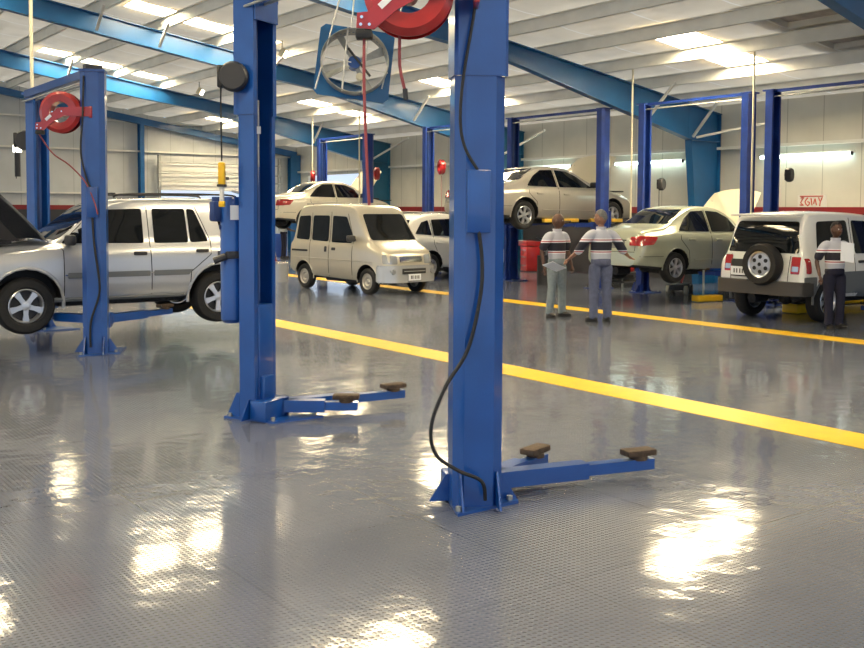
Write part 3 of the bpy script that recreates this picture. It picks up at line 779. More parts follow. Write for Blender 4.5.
class Car:
    def __init__(s, name, label, loc, rz, sp):
        s.sp = sp
        s.t = thing(name, label, 'car', loc, rz)
        top = smooth_list(sp['top'], 2); belt = sp['belt']; wid = smooth_list(sp['width'], 2); roofw = sp['roofw']; bot = sp['bottom']
        xr, xf = sp['top'][0][0], sp['top'][-1][0]
        xs = set(round(p[0], 3) for p in top)
        x = xr
        while x < xf: xs.add(round(x, 3)); x += .06
        xs = sorted(v for v in xs if xr <= v <= xf)
        X = [xs[0]]
        for v in xs[1:]:
            if v - X[-1] > .008: X.append(v)
        xs = X
        bm = bmesh.new(); rings = []
        for x in xs:
            zt = lerp_list(top, x); zb = lerp_list(bot, x); wb = lerp_list(wid, x)
            zs = min(lerp_list(belt, x), zt - .015); wr = min(lerp_list(roofw, x), wb * .93)
            dz = zt - zs
            half = [(0, zb), (wb * .75, zb), (wb * .92, zb + .025), (wb * .975, zb + .09), (wb * .995, zb + (zs - zb) * .35), (wb, zb + (zs - zb) * .55), (wb * .99, zb + (zs - zb) * .78), (wb * .965, zs - .035), (wb * .935, zs)]
            g0 = wb * .925
            rnd = min(.07, dz * .5)
            k = min(1, dz / .25)
            wr_ = wr * k + wb * .86 * (1 - k)
            for u in (.25, .5, .75): half.append((g0 + (wr_ - g0) * (u ** 1.15), zs + (dz - rnd) * u))
            half += [(wr_, zs + dz - rnd), (wr_ * .975, zs + dz - rnd * .45), (wr_ * .92, zt - rnd * .1), (wr_ * .7, zt + .008), (wr_ * .35, zt + .018), (0, zt + .022)]
            ring = [bm.verts.new((x, y, z)) for y, z in half]
            ring += [bm.verts.new((x, -y, z)) for y, z in half[1:-1][::-1]]
            rings.append(ring)
        n = len(rings[0])
        for A, B in zip(rings[:-1], rings[1:]):
            for k in range(n): bm.faces.new((A[k], A[(k + 1) % n], B[(k + 1) % n], B[k]))
        bm.faces.new(rings[0][::-1]); bm.faces.new(rings[-1])
        bmesh.ops.recalc_face_normals(bm, faces=bm.faces)
        s.bvh = BVHTree.FromBMesh(bm)
        me = bpy.data.meshes.new('body'); bm.to_mesh(me); bm.free()
        me.materials.append(sp['paint']); me.materials.append(M['black'])
        o = bpy.data.objects.new('body', me); COL.objects.link(o)
        # wheel wells
        cb = MB()
        for wx in sp['axles']:
            for sg in (-1, 1):
                y1 = sg * (sp['W'] / 2 + .2); y0 = sg * (sp['W'] / 2 - .30)
                cb.cyl((wx, y0, sp['wr'] + .015), (wx, y1, sp['wr'] + .015), sp['arch'], 40)
                cb.box((wx, (y0 + y1) / 2, sp['wr'] - .3), (sp['arch'] * 1.96, abs(y1 - y0), .6))
        bmesh.ops.recalc_face_normals(cb.bm, faces=cb.bm.faces)
        cme = bpy.data.meshes.new('cut'); cb.bm.to_mesh(cme); cb.bm.free()
        co = bpy.data.objects.new('cut', cme); COL.objects.link(co)
        md = o.modifiers.new('b', 'BOOLEAN'); md.operation = 'DIFFERENCE'; md.object = co; md.solver = 'EXACT'; md.use_self = True
        dg = bpy.context.evaluated_depsgraph_get()
        nm = bpy.data.meshes.new_from_object(o.evaluated_get(dg))
        o.modifiers.clear(); o.data = nm
        bpy.data.objects.remove(co)
        nm.materials.clear(); nm.materials.append(sp['paint']); nm.materials.append(M['black'])
        W2 = sp['W'] / 2
        for p in nm.polygons:
            c = p.center; p.material_index = 0
            for wx in sp['axles']:
                d = math.hypot(c.x - wx, c.z - (sp['wr'] + .015))
                if d < sp['arch'] * 1.02 and abs(c.y) < lerp_list(wid, c.x) * .99 and (abs(p.normal.y) < .5 or abs(c.y) < W2 - .25): p.material_index = 1
            if p.normal.z < -.8 and c.z < sp['wr'] + .1: p.material_index = 1
        smooth_mesh(nm, 32)
        o.parent = s.t; s.body = o
        s.zt = top
        for wx in sp['axles']:
            for sg in (-1, 1): s.wheel(wx, sg)
        # arch lips
        for wx in sp['axles']:
            for sg in (-1, 1):
                R = sp['arch']; pts = []
                for k in range(13):
                    a = DEG(-8) + k * DEG(196) / 12
                    px, pz = wx + (R + .012) * math.cos(a), sp['wr'] + .015 + (R + .012) * math.sin(a)
                    h = s.bvh.ray_cast(Vector((px, sg * 3, max(pz, lerp_list(bot, px) + .05))), Vector((0, -sg, 0)))
                    if h[0]: pts.append((px, h[0].y - sg * .004, pz))
                if len(pts) > 4:
                    MB().tube(pts, sp.get('lip', .016), 8, 0).build('wheel_arch_trim', sp.get('lipmat', sp['paint']), s.t)
        # dark underbody with a driveline
        mb = MB(); mb.box(((sp['axles'][0] + sp['axles'][1]) / 2, 0, lerp_list(bot, 0) - .02), (sp['axles'][1] - sp['axles'][0] - .9, sp['W'] * .6, .1), bev=.02)
        for wx in sp['axles']: mb.cyl((wx, -W2 + .2, sp['wr']), (wx, W2 - .2, sp['wr']), .045, 10); mb.sphere((wx, 0, sp['wr']), .12)
        mb.cyl((sp['axles'][0] - .5, .3, lerp_list(bot, 0)), (sp['axles'][0] - .15, .3, lerp_list(bot, 0)), .08, 12)
        mb.build('underbody', M['engine'], s.t)
    def wheel(s, wx, sg):
        sp = s.sp; R = sp['wr']; w = sp.get('tw', .2)
        yc = sg * (sp['W'] / 2 - w / 2 - .025)
        mt = Matrix.Translation((wx, yc, R)) @ Matrix.Rotation(-sg * PI / 2, 4, 'X')   # local +Z -> outwards
        h = w / 2; r = sp['rim']
        key = ('wheel', sp['paint'].name, sg)
        mb = MB(); mb.lathe([(r, -h * .8), (r + .03, -h), (R - .035, -h), (R - .008, -h * .75), (R, -h * .4), (R, h * .4), (R - .008, h * .75), (R - .035, h), (r + .03, h), (r, h * .8)], 40, mt)
        t = mb.build('wheel', M['tyre'], s.t)
        style = sp.get('style', 'five')
        mb = MB()
        mb.lathe([(r * .93, -h * .7), (r * 1.01, -h * .7), (r * 1.01, h * .86), (r * .97, h * .9), (r * .90, h * .72), (r * .88, 0)], 36, mt)
        nsp = {'five': 5, 'six': 6, 'seven': 7, 'steel': 0}[style]
        if nsp:
            for k in range(nsp):
                a = 2 * PI * k / nsp + .3
                m2 = mt @ Matrix.Rotation(a, 4, 'Z')
                mb.prism([(r * .12, -r * .15), (r * .5, -r * .13), (r * .93, -r * .2), (r * .93, r * .2), (r * .5, r * .13), (r * .12, r * .15)], h * .45, h * .72, m2)
            mb.lathe([(0, h * .4), (r * .26, h * .4), (r * .26, h * .76), (r * .12, h * .84), (0, h * .84)], 24, mt)
        else:
            mb.lathe([(0, h * .2), (r * .9, h * .2), (r * .9, h * .55), (r * .55, h * .7), (r * .35, h * .35), (r * .22, h * .7), (0, h * .75)], 30, mt)
        rim = mb.build('rim', M['alloy'] if nsp else M['steelrim'], t)
        if nsp:
            MB().lathe([(0, h * .05), (r * .88, h * .05), (r * .88, h * .1), (0, h * .1)], 24, mt).build('brake_disc', M['plastic'], t)
    def patch(s, name, poly, m, axis='y', sg=1, off=.004, thick=.008, r=.03, parent=None, step=.09, label=None):
        """lay a rounded polygon onto the body: axis y = side (x,z); axis x = front/rear (y,z) with sg=+1 front; axis z = from above (x,y)"""
        pts = roundpoly(poly, r) if r else poly
        bm = bmesh.new()
        f = bm.faces.new([bm.verts.new((p[0], p[1], 0)) for p in pts])
        lo = [min(p[i] for p in pts) for i in (0, 1)]; hi = [max(p[i] for p in pts) for i in (0, 1)]
        for i in (0, 1):
            n = int((hi[i] - lo[i]) / step)
            for k in range(1, n + 1):
                co = [0, 0, 0]; no = [0, 0, 0]; co[i] = lo[i] + (hi[i] - lo[i]) * k / (n + 1); no[i] = 1
                bmesh.ops.bisect_plane(bm, geom=bm.verts[:] + bm.edges[:] + bm.faces[:], plane_co=co, plane_no=no)
        last = None
        for v in bm.verts:
            a, b = v.co.x, v.co.y
            if axis == 'y': o, d = Vector((a, sg * 3, b)), Vector((0, -sg, 0))
            elif axis == 'x': o, d = Vector((sg * 6, a, b)), Vector((-sg, 0, 0))
            else: o, d = Vector((a, b, 4)), Vector((0, 0, -1))
            h = s.bvh.ray_cast(o, d)
            if h[0] is None:
                h = s.bvh.find_nearest(o + d * (3 if axis == 'y' else 6 if axis == 'x' else 3))
            v.co = h[0] - d * off
        # thicken inwards along projection
        geom = bm.faces[:]
        ext = bmesh.ops.extrude_face_region(bm, geom=geom)
        vs = [e for e in ext['geom'] if isinstance(e, bmesh.types.BMVert)]
        dd = -d * thick
        for v in vs: v.co += dd * .0 - (-d) * 0
        for v in vs: v.co = v.co - d * thick * .5
        bmesh.ops.recalc_face_normals(bm, faces=bm.faces)
        me = bpy.data.meshes.new(name); bm.to_mesh(me); bm.free(); me.materials.append(m); smooth_mesh(me, 40)
        ob = bpy.data.objects.new(name, me); COL.objects.link(ob); ob.parent = parent or s.t
        if label: ob['label'] = label
        return ob
    def line(s, pts, sg=1, axis='y', m=None, w=.006, name='panel_gap', parent=None):
        P = []
        for a, b in zip(pts[:-1], pts[1:]):
            n = max(2, int(math.hypot(b[0] - a[0], b[1] - a[1]) / .08))
            for k in range(n): P.append((a[0] + (b[0] - a[0]) * k / n, a[1] + (b[1] - a[1]) * k / n))
        P.append(pts[-1]); Q = []
        for a, b in P:
            if axis == 'y': o, d = Vector((a, sg * 3, b)), Vector((0, -sg, 0))
            elif axis == 'x': o, d = Vector((sg * 6, a, b)), Vector((-sg, 0, 0))
            else: o, d = Vector((a, b, 4)), Vector((0, 0, -1))
            h = s.bvh.ray_cast(o, d)
            if h[0] is not None: Q.append(h[0])
        if len(Q) > 1: return MB().tube(Q, w, 6, 0).build(name, m or M['black'], parent or s.t)
    def both(s, fn):
        for sg in (-1, 1): fn(sg)
    def handle(s, x, z, sg, m=None, parent=None):
        h = s.bvh.ray_cast(Vector((x, sg * 3, z)), Vector((0, -sg, 0)))
        y = h[0].y if h[0] else sg * .8
        return MB().box((x, y + sg * .01, z), (.17, .035, .045), bev=.01).build('door_handle', m or M['plastic'], s.t)
    def mirror(s, x, z, sg, m=None):
        h = s.bvh.ray_cast(Vector((x, sg * 3, z)), Vector((0, -sg, 0))); y = h[0].y if h[0] else sg * .75
        MB().box((x, y + sg * .12, z + .03), (.10, .20, .13), bev=.03).cyl((x, y - sg * .03, z), (x, y + sg * .08, z), .02, 8).build('wing_mirror', m or M['plastic'], s.t)
    def bonnet(s, hinge_x, z, length, width, ang, m=None, prop=True):
        """open bonnet panel rising from the hinge forwards and up"""
        bm = bmesh.new(); nx, ny = 8, 8; V = []
        for i in range(nx + 1):
            row = []
            for j in range(ny + 1):
                u = i / nx; v = (j / ny - .5) * 2
                wl = width / 2 * (1 - .12 * u ** 3)
                x = length * u * (1 - .06 * v * v * u); zz = .05 * (1 - v * v) - .09 * u * u
                row.append(bm.verts.new((x, v * wl, zz)))
            V.append(row)
        for i in range(nx):
            for j in range(ny): bm.faces.new((V[i][j], V[i + 1][j], V[i + 1][j + 1], V[i][j + 1]))
        bmesh.ops.solidify(bm, geom=bm.faces[:], thickness=.03)
        mt = Matrix.Translation((hinge_x, 0, z)) @ Matrix.Rotation(-ang, 4, 'Y')
        bmesh.ops.transform(bm, matrix=mt, verts=bm.verts)
        bmesh.ops.recalc_face_normals(bm, faces=bm.faces)
        me = bpy.data.meshes.new('bonnet'); bm.to_mesh(me); bm.free(); me.materials.append(m or s.sp['paint']); smooth_mesh(me, 40)
        ob = bpy.data.objects.new('bonnet', me); COL.objects.link(ob); ob.parent = s.t; ob['label'] = 'raised bonnet'
        ln = ob.copy(); ln.data = me.copy(); COL.objects.link(ln); ln.name = 'bonnet_liner'; ln.parent = ob; ln.data.materials[0] = M['engine']; ln['label'] = 'dark underside of the bonnet'
        for vv in ln.data.vertices:
            q = mt.inverted() @ vv.co; q = Vector((.02 + q.x * .96, q.y * .95, q.z - .022)); vv.co = mt @ q
        # engine bay: dark recess block on top of the front with engine lumps
        mb = MB(); W = width * .86
        zt = lerp_list(s.zt, hinge_x + length * .5)
        mb.box((hinge_x + length * .48, 0, zt + .012), (length * .86, W, .03), bev=.01)
        mb.box((hinge_x + length * .45, .05, zt + .04), (.45, .5, .1), bev=.03); mb.box((hinge_x + length * .4, -W * .36, zt + .03), (.25, .18, .1), bev=.02); mb.cyl((hinge_x + length * .6, W * .3, zt), (hinge_x + length * .6, W * .3, zt + .1), .1, 16)
        mb.build('engine', M['engine'], s.t)
        if prop: MB().cyl((hinge_x + length * .75, W * .4, zt), (hinge_x + length * .7 * math.cos(ang), W * .42, z + length * .7 * math.sin(ang)), .006, 6).build('bonnet_prop', M['grey'], s.t)
        return ob
    def plate(s, y, z, sg, m=None, x=None):
        h = s.bvh.ray_cast(Vector((sg * 6, y, z)), Vector((-sg, 0, 0)))
        xx = h[0].x if h[0] else sg * 2
        MB().box((xx + sg * .008, y, z), (.012, .42, .12), bev=.003).build('number_plate', m or M['paper'], s.t)

# --- silver four-door off-roader on the second lift, bonnet open, facing -X
W = 1.72
c = Car('estate_off_roader', 'silver four-door off-roader with open bonnet held by the left lift', (4.36, 13.30, .23), PI, dict(
    W=W, paint=M['p_silverblue'], wr=.345, rim=.205, tw=.235, arch=.43, axles=(-1.24, 1.23), style='five', lip=.022,
    top=[(-2.20, .62), (-2.18, .74), (-2.10, 1.0), (-2.00, 1.30), (-1.98, 1.60), (-1.80, 1.635), (-1.0, 1.65), (-.2, 1.64), (.18, 1.61), (.50, 1.36), (.82, 1.12), (.95, 1.08), (1.5, 1.05), (1.90, .98), (2.02, .88), (2.06, .66)],
    belt=[(-2.20, .6), (-2.13, .98), (-1.88, 1.05), (0, 1.05), (.9, 1.03), (1.9, .93), (2.06, .62)],
    width=[(-2.20, .72), (-2.13, .80), (-1.98, .85), (-1.5, .86), (1.5, .86), (1.85, .82), (2.06, .68)],
    roofw=[(-2.18, .60), (-1.9, .66), (-1.5, .68), (0, .69), (.3, .68), (.9, .74)], bottom=[(-2.20, .48), (-1.8, .40), (-.8, .36), (.8, .36), (1.7, .36), (2.06, .44)]))
def bl_side(sg):
    c.patch('door_window', [(.80, 1.09), (.34, 1.50), (-.22, 1.52), (-.22, 1.08)], M['glass'], sg=sg)
    c.patch('door_window', [(-.36, 1.08), (-.36, 1.52), (-.80, 1.52), (-.82, 1.08)], M['glass'], sg=sg)
    c.patch('quarter_window', [(-.85, 1.08), (-.83, 1.52), (-.93, 1.51), (-1.10, 1.09)], M['glass'], sg=sg)
    c.patch('rear_side_window', [(-1.32, 1.10), (-1.22, 1.51), (-1.88, 1.50), (-1.98, 1.11)], M['glass'], sg=sg)
    c.line([(.79, .45), (.79, 1.0), (.86, 1.08)], sg); c.line([(-.31, .42), (-.29, 1.54)], sg); c.line([(-.82, .45), (-.84, .7), (-1.12, .92), (-1.13, 1.1), (-.95, 1.54)], sg)
    c.patch('side_moulding', [(.75, .66), (.75, .73), (-.28, .73), (-.28, .66)], M['p_grey'], sg=sg, r=.01, off=.012)
    c.patch('side_moulding', [(-.33, .66), (-.33, .73), (-.86, .73), (-.80, .66)], M['p_grey'], sg=sg, r=.01, off=.012)
    c.line([(.78, .70), (-.84, .70)], sg, m=M['chrome'], w=.008, name='chrome_strip')
    c.patch('side_moulding', [(1.66, .62), (1.66, .72), (1.98, .72), (1.98, .62)], M['p_grey'], sg=sg, r=.01, off=.012)
    c.handle(-.16, .95, sg); c.handle(-1.0, .97, sg); c.mirror(.72, 1.10, sg)
    c.patch('tail_lamp', [(-2.03, .80), (-2.03, 1.12), (-2.13, 1.08), (-2.15, .80)], M['tail'], sg=sg)
    MB().tube([(.1, sg * .60, 1.66), (-.1, sg * .62, 1.705), (-1.4, sg * .62, 1.71), (-1.6, sg * .60, 1.67)], .014, 8, 4).build('roof_rail', M['plastic'], c.t)
    c.line([(.9, .40), (-.75, .40)], sg, m=M['p_grey'], w=.03, name='sill')
c.both(bl_side)
c.patch('windscreen', [(-.62, 1.13), (.62, 1.13), (.55, 1.56), (-.55, 1.56)], M['glass'], 'x', 1)
c.patch('rear_window', [(-.60, 1.10), (.60, 1.10), (.52, 1.52), (-.52, 1.52)], M['glass'], 'x', -1)
for x in (.1, -1.3): MB().box((x, 0, 1.71), (.05, 1.25, .02), bev=.005).build('roof_rack_bar', M['plastic'], c.t)
mb = MB(); mb.prism(roundpoly([(-2.02, -.86), (-2.30, -.80), (-2.45, -.5), (-2.45, .5), (-2.30, .80), (-2.02, .86)], .12), .50, .76); bmesh.ops.bevel(mb.bm, geom=mb.bm.edges[:], offset=.008, segments=2, affect='EDGES'); mb.build('rear_bumper', M['p_lowsilver'], c.t)
mb = MB(); mb.prism(roundpoly([(1.9, -.84), (2.1, -.74), (2.16, 0), (2.1, .74), (1.9, .84)], .06), .42, .62); mb.build('front_bumper', M['p_lowsilver'], c.t)
c.bonnet(.93, 1.10, 1.22, 1.42, DEG(50))
blazer = c

# --- champagne microvan parked in the aisle, facing the camera's right
yv = math.atan2(-2.3, .22)
c = Car('microvan', 'champagne coloured boxy minivan parked in the aisle', (11.62, 18.52, 0), yv, dict(
    W=1.475, paint=M['p_vangold'], wr=.275, rim=.165, tw=.165, arch=.335, axles=(-1.12, 1.14), style='steel', lip=.012,
    top=[(-1.70, .50), (-1.69, .70), (-1.66, 1.10), (-1.56, 1.55), (-1.40, 1.80), (-1.15, 1.85), (-.3, 1.87), (.50, 1.84), (.66, 1.79), (.86, 1.52), (1.10, 1.18), (1.22, 1.08), (1.55, .93), (1.68, .84), (1.72, .52)],
    belt=[(-1.70, .5), (-1.66, 1.02), (-1.3, 1.08), (.6, 1.06), (1.15, 1.02), (1.55, .88), (1.72, .5)],
    width=[(-1.70, .68), (-1.62, .725), (-1.3, .737), (1.2, .737), (1.5, .71), (1.66, .65), (1.72, .52)],
    roofw=[(-1.6, .58), (-1.2, .62), (0, .63), (.6, .62), (1.2, .66)], bottom=[(-1.70, .36), (-1.3, .30), (0, .27), (1.5, .24), (1.72, .28)]))
def van_side(sg):
    c.patch('side_window', [(-1.45, 1.10), (-1.40, 1.60), (-.93, 1.62), (-.93, 1.08)], M['glass'], sg=sg, r=.06)
    c.patch('side_window', [(-.83, 1.08), (-.83, 1.62), (-.22, 1.62), (-.22, 1.06)], M['glass'], sg=sg, r=.06)
    c.patch('door_window', [(-.10, 1.05), (-.10, 1.62), (.38, 1.60), (.62, 1.22), (.62, 1.05)], M['glass'], sg=sg, r=.05)
    c.line([(-.17, .32), (-.16, 1.70)], sg); c.line([(.66, .32), (.66, 1.05), (.60, 1.25), (.42, 1.66)], sg); c.line([(-.88, .62), (-.88, 1.68)], sg); c.line([(-.88, .62), (-.9, .45), (-.78, .32)], sg)
    c.patch('slide_rail', [(-1.58, .83), (-1.58, .87), (-.95, .87), (-.95, .83)], M['black'], sg=sg, r=.008)
    c.line([(-1.6, .70), (1.35, .68)], sg, m=M['p_vangold'], w=.010, name='swage_line')
    c.patch('handle_recess', [(-.32, .84), (-.32, .96), (-.24, .96), (-.24, .84)], M['plastic'], sg=sg, r=.02)
    c.patch('door_handle', [(-.06, .88), (-.06, .94), (.08, .94), (.08, .88)], M['plastic'], sg=sg, r=.02)
    c.mirror(.72, 1.12, sg)
    c.patch('headlamp', [(sg * .36, .64), (sg * .36, .82), (sg * .66, .84), (sg * .67, .65)], M['amber'], 'x', 1)
    c.patch('indicator_lens', [(sg * .45, .48), (sg * .45, .56), (sg * .58, .56), (sg * .58, .48)], M['amber'], 'x', 1, off=.04)
    MB().tube([(.2, sg * .55, 1.87), (-.2, sg * .57, 1.89), (-1.2, sg * .56, 1.87)], .012, 8, 3).build('rain_gutter', M['p_vangold'], c.t)
c.both(van_side)
c.patch('windscreen', [(-.60, 1.12), (.60, 1.12), (.53, 1.66), (-.53, 1.66)], M['glass'], 'x', 1, r=.06)
c.patch('rear_window', [(-.55, 1.10), (.55, 1.10), (.50, 1.6), (-.50, 1.6)], M['glass'], 'x', -1, r=.06)
c.patch('grille', [(-.30, .68), (-.30, .80), (.30, .80), (.30, .68)], M['chrome'], 'x', 1, r=.02)
for z in (.71, .745, .78): c.line([(-.28, z), (.28, z)], 1, 'x', w=.008, name='grille_slot')
mb = MB(); mb.prism(roundpoly([(1.42, -.735), (1.66, -.72), (1.79, -.45), (1.82, 0), (1.79, .45), (1.66, .72), (1.42, .735)], .08), .27, .62); bmesh.ops.bevel(mb.bm, geom=mb.bm.edges[:], offset=.02, segments=2, affect='EDGES'); bp = mb.build('front_bumper', M['p_lowsilver'], c.t)
MB().box((1.812, 0, .50), (.03, .62, .11), bev=.01).build('air_intake', M['black'], bp)
MB().box((1.83, 0, .50), (.02, .56, .015)).build('intake_bar', M['p_lowsilver'], bp)
MB().box((1.83, .0, .375), (.015, .33, .13)).build('number_plate', M['paper'], bp)
for k, y in enumerate((-.10, -.06, .0, .05, .1)): MB().box((1.842, y, .375), (.004, .022, .07)).build('plate_character', M['plastic'], bp)
for sg in (-1, 1): MB().lathe([(0, 0), (.055, 0), (.05, .02), (0, .025)], 20, Matrix.Translation((1.775, sg * .52, .49)) @ Matrix.Rotation(PI / 2, 4, 'Y')).build('fog_lamp', M['amber'], bp)
for y in (-.2, .15): c.line([(y - .12, 1.14), (y + .18, 1.20)], 1, 'x', w=.01, name='wiper')

# --- silver saloon high on lift B
def sedan(name, label, loc, rz, paint, H=1.42, L0=-2.42, L1=2.30, wb=(-1.37, 1.37), W=1.80, wr=.32, style='six', seg='big', lights=True, bonnet=None, bonnet_mat=None, steer=None):
    k = H / 1.42
    tr = .98 * k
    c = Car(name, label, loc, rz, dict(W=W, paint=paint, wr=wr, rim=wr * .62, tw=.2, arch=wr * 1.19, axles=wb, style=style, lip=.012,
        top=[(L0, .50), (L0 + .02, .66), (L0 + .10, .92 * k), (L0 + .22, tr), (wb[0] - .30, 1.02 * k), (wb[0] - .05, 1.08 * k), (wb[0] + .35, 1.30 * k), (wb[0] + .62, H - .02), (wb[0] + 1.05, H), (wb[0] + 1.45, H - .03), (wb[0] + 1.85, 1.22 * k), (wb[1] - .45, .99 * k), (wb[1] - .2, .94 * k), (wb[1] + .35, .84 * k), (L1 - .15, .70 * k), (L1 - .02, .58), (L1, .44)],
        belt=[(L0, .48), (L0 + .15, .86 * k), (wb[0], .93 * k), (wb[0] + .8, .92 * k), (wb[1] - .4, .89 * k), (L1 - .3, .70 * k), (L1, .42)],
        width=[(L0, W * .36), (L0 + .08, W * .43), (L0 + .35, W * .485), (wb[0], W * .5), (wb[1], W * .5), (L1 - .4, W * .47), (L1 - .1, W * .40), (L1, W * .30)],
        roofw=[(L0, W * .38), (wb[0] + .2, W * .355), (wb[0] + .8, W * .345), (wb[0] + 1.5, W * .35), (wb[1] - .3, W * .40)], bottom=[(L0, .34), (wb[0], .26), (0, .20), (wb[1], .20), (L1, .24)]))
    a = wb[0]
    def side(sg):
        zl = .945 * k
        c.patch('door_window', [(a + .12, zl + .02), (a + .40, 1.20 * k), (a + .62, H - .10), (a + .98, H - .085), (a + .98, zl)], M['glass'], sg=sg)
        c.patch('door_window', [(a + 1.05, zl), (a + 1.05, H - .085), (a + 1.42, H - .11), (a + 1.72, 1.20 * k), (wb[1] - .62, zl)], M['glass'], sg=sg)
        c.line([(a + 1.01, .28), (a + 1.01, H - .07)], sg); c.line([(wb[1] - .55, .28), (wb[1] - .50, .7), (wb[1] - .55, .95 * k)], sg); c.line([(a + .38, .30), (a + .33, .62), (a + .12, .80 * k), (a + .12, .95 * k)], sg)
        c.line([(a + .5, .44), (wb[1] - .5, .42)], sg, m=paint, w=.012, name='side_moulding')
        c.handle(a + .42, .80 * k, sg, paint); c.handle(a + 1.22, .79 * k, sg, paint); c.mirror(wb[1] - .62, .98 * k, sg, M['plastic'])
        if lights:
            c.patch('tail_lamp', [(L0 + .03, .70 * k), (L0 + .08, .88 * k), (L0 + .42, .86 * k), (L0 + .30, .72 * k)], M['tail'], sg=sg, off=.01, thick=.02)
            c.patch('tail_lamp', [(sg * W * .27, .70 * k), (sg * W * .27, .86 * k), (sg * W * .45, .88 * k), (sg * W * .45, .70 * k)], M['tail'], 'x', -1, off=.022, thick=.03)
        c.patch('headlamp', [(sg * W * .2, .58 * k), (sg * W * .2, .68 * k), (sg * W * .4, .70 * k), (sg * W * .4, .58 * k)], M['amber'], 'x', 1)
    c.both(side)
    c.patch('windscreen', [(-W * .37, 1.0 * k), (W * .37, 1.0 * k), (W * .30, H - .06), (-W * .30, H - .06)], M['glass'], 'x', 1)
    c.patch('rear_window', [(-W * .36, 1.09 * k), (W * .36, 1.09 * k), (W * .29, H - .06), (-W * .29, H - .06)], M['glass'], 'x', -1)
    c.line([(-W * .34, .92 * k), (-W * .34, .62)], -1, 'x'); c.line([(W * .34, .92 * k), (W * .34, .62)], -1, 'x'); c.line([(-W * .34, .60), (W * .34, .60)], -1, 'x')
    c.patch('plate_recess', [(-.30, .66), (-.30, .80), (.30, .80), (.30, .66)], M['p_grey'], 'x', -1)
    c.line([(-.32, .815), (.32, .815)], -1, 'x', m=M['plastic'], w=.014, name='boot_handle_strip')
    c.line([(L0 + .05, .52), (a - .38, .52)], 1, m=M['plastic'], w=.005); c.line([(L0 + .05, .52), (a - .38, .52)], -1, m=M['plastic'], w=.005)
    if bonnet: c.bonnet(wb[1] - .35, .97 * k, 1.05, W * .82, bonnet, bonnet_mat)
    return c
sedan('saloon_car', 'silver saloon raised high on the lift with its bonnet up', (15.91, 17.30, 1.33), 0, M['p_champ'], bonnet=DEG(52), bonnet_mat=M['p_cream'])
sedan('saloon_car', 'pale green saloon lifted just off the floor, tail towards the viewer, bonnet up', (16.10, 13.24, .39), 0, M['p_green'], H=1.46, L0=-2.20, L1=2.05, wb=(-1.27, 1.27), W=1.63, wr=.295, style='six', bonnet=DEG(55), bonnet_mat=M['p_cream'])
sedan('saloon_car', 'cream white saloon raised on the farthest lift behind the champagne minivan', (15.78, 26.87, 1.14), 0, M['p_cream'], H=1.46, L0=-2.14, L1=2.0, wb=(-1.28, 1.26), W=1.70, wr=.30, style='steel', bonnet=DEG(60))

# --- white compact off-roader at the right, tail towards camera
c = Car('compact_off_roader', 'white off-roader with a spare wheel on its tailgate, parked at the right edge', (15.62, 9.80, 0), 0, dict(
    W=1.62, paint=M['p_white'], wr=.345, rim=.215, tw=.225, arch=.42, axles=(-1.22, 1.22), style='six', lip=.02, lipmat=M['p_grey'],
    top=[(-1.93, .62), (-1.92, .80), (-1.88, 1.05), (-1.78, 1.45), (-1.68, 1.66), (-1.55, 1.735), (-.8, 1.75), (.05, 1.72), (.35, 1.62), (.68, 1.32), (.88, 1.12), (1.0, 1.07), (1.6, 1.0), (1.85, .88), (1.93, .6)],
    belt=[(-1.93, .6), (-1.88, 1.0), (-1.6, 1.06), (.8, 1.04), (1.6, .95), (1.93, .58)],
    width=[(-1.93, .74), (-1.88, .80), (-1.7, .83), (1.4, .83), (1.75, .78), (1.93, .66)],
    roofw=[(-1.8, .64), (-1.3, .67), (0, .67), (.8, .70)], bottom=[(-1.93, .50), (-1.5, .40), (0, .34), (1.5, .36), (1.93, .45)]))
def mo_side(sg):
    c.patch('rear_side_window', [(-1.55, 1.10), (-1.47, 1.60), (-.66, 1.62), (-.62, 1.08)], M['glass'], sg=sg, r=.06)
    c.patch('door_window', [(-.50, 1.08), (-.52, 1.62), (.06, 1.60), (.42, 1.34), (.62, 1.08)], M['glass'], sg=sg, r=.05)
    c.line([(-.56, .42), (-.57, 1.66)], sg); c.line([(.68, .42), (.68, 1.08)], sg)
    c.patch('lower_cladding', [(-.78, .38), (-.95, .66), (-.95, .80), (.85, .80), (.85, .66), (.74, .38)], M['p_grey'], sg=sg, r=.02, off=.01)
    c.patch('rear_cladding', [(-1.62, .50), (-1.90, .52), (-1.90, .74), (-1.64, .74)], M['p_grey'], sg=sg, r=.02, off=.01)
    c.handle(-.38, .95, sg); c.mirror(.55, 1.12, sg)
    c.patch('tail_lamp', [(-1.77, .79), (-1.76, 1.03), (-1.855, 1.03), (-1.87, .79)], M['tail'], sg=sg)
    c.patch('tail_lamp', [(sg * .55, .78), (sg * .55, 1.05), (sg * .70, 1.05), (sg * .70, .78)], M['tail'], 'x', -1, r=.02)
    c.patch('reversing_lamp', [(sg * .57, .82), (sg * .57, .90), (sg * .68, .90), (sg * .68, .82)], M['amber'], 'x', -1, off=.014, r=.01)
c.both(mo_side)
c.patch('rear_window', [(-.66, 1.10), (-.56, 1.60), (.56, 1.60), (.66, 1.10)], M['glass'], 'x', -1, r=.05)
c.patch('windscreen', [(-.62, 1.12), (.62, 1.12), (.55, 1.64), (-.55, 1.64)], M['glass'], 'x', 1)
c.line([(-.50, .64), (-.52, 1.06)], -1, 'x'); c.line([(.56, .64), (.58, 1.06)], -1, 'x')
MB().box((-1.80, 0, 1.70), (.25, 1.2, .035), bev=.012).build('rear_spoiler', M['p_white'], c.t)
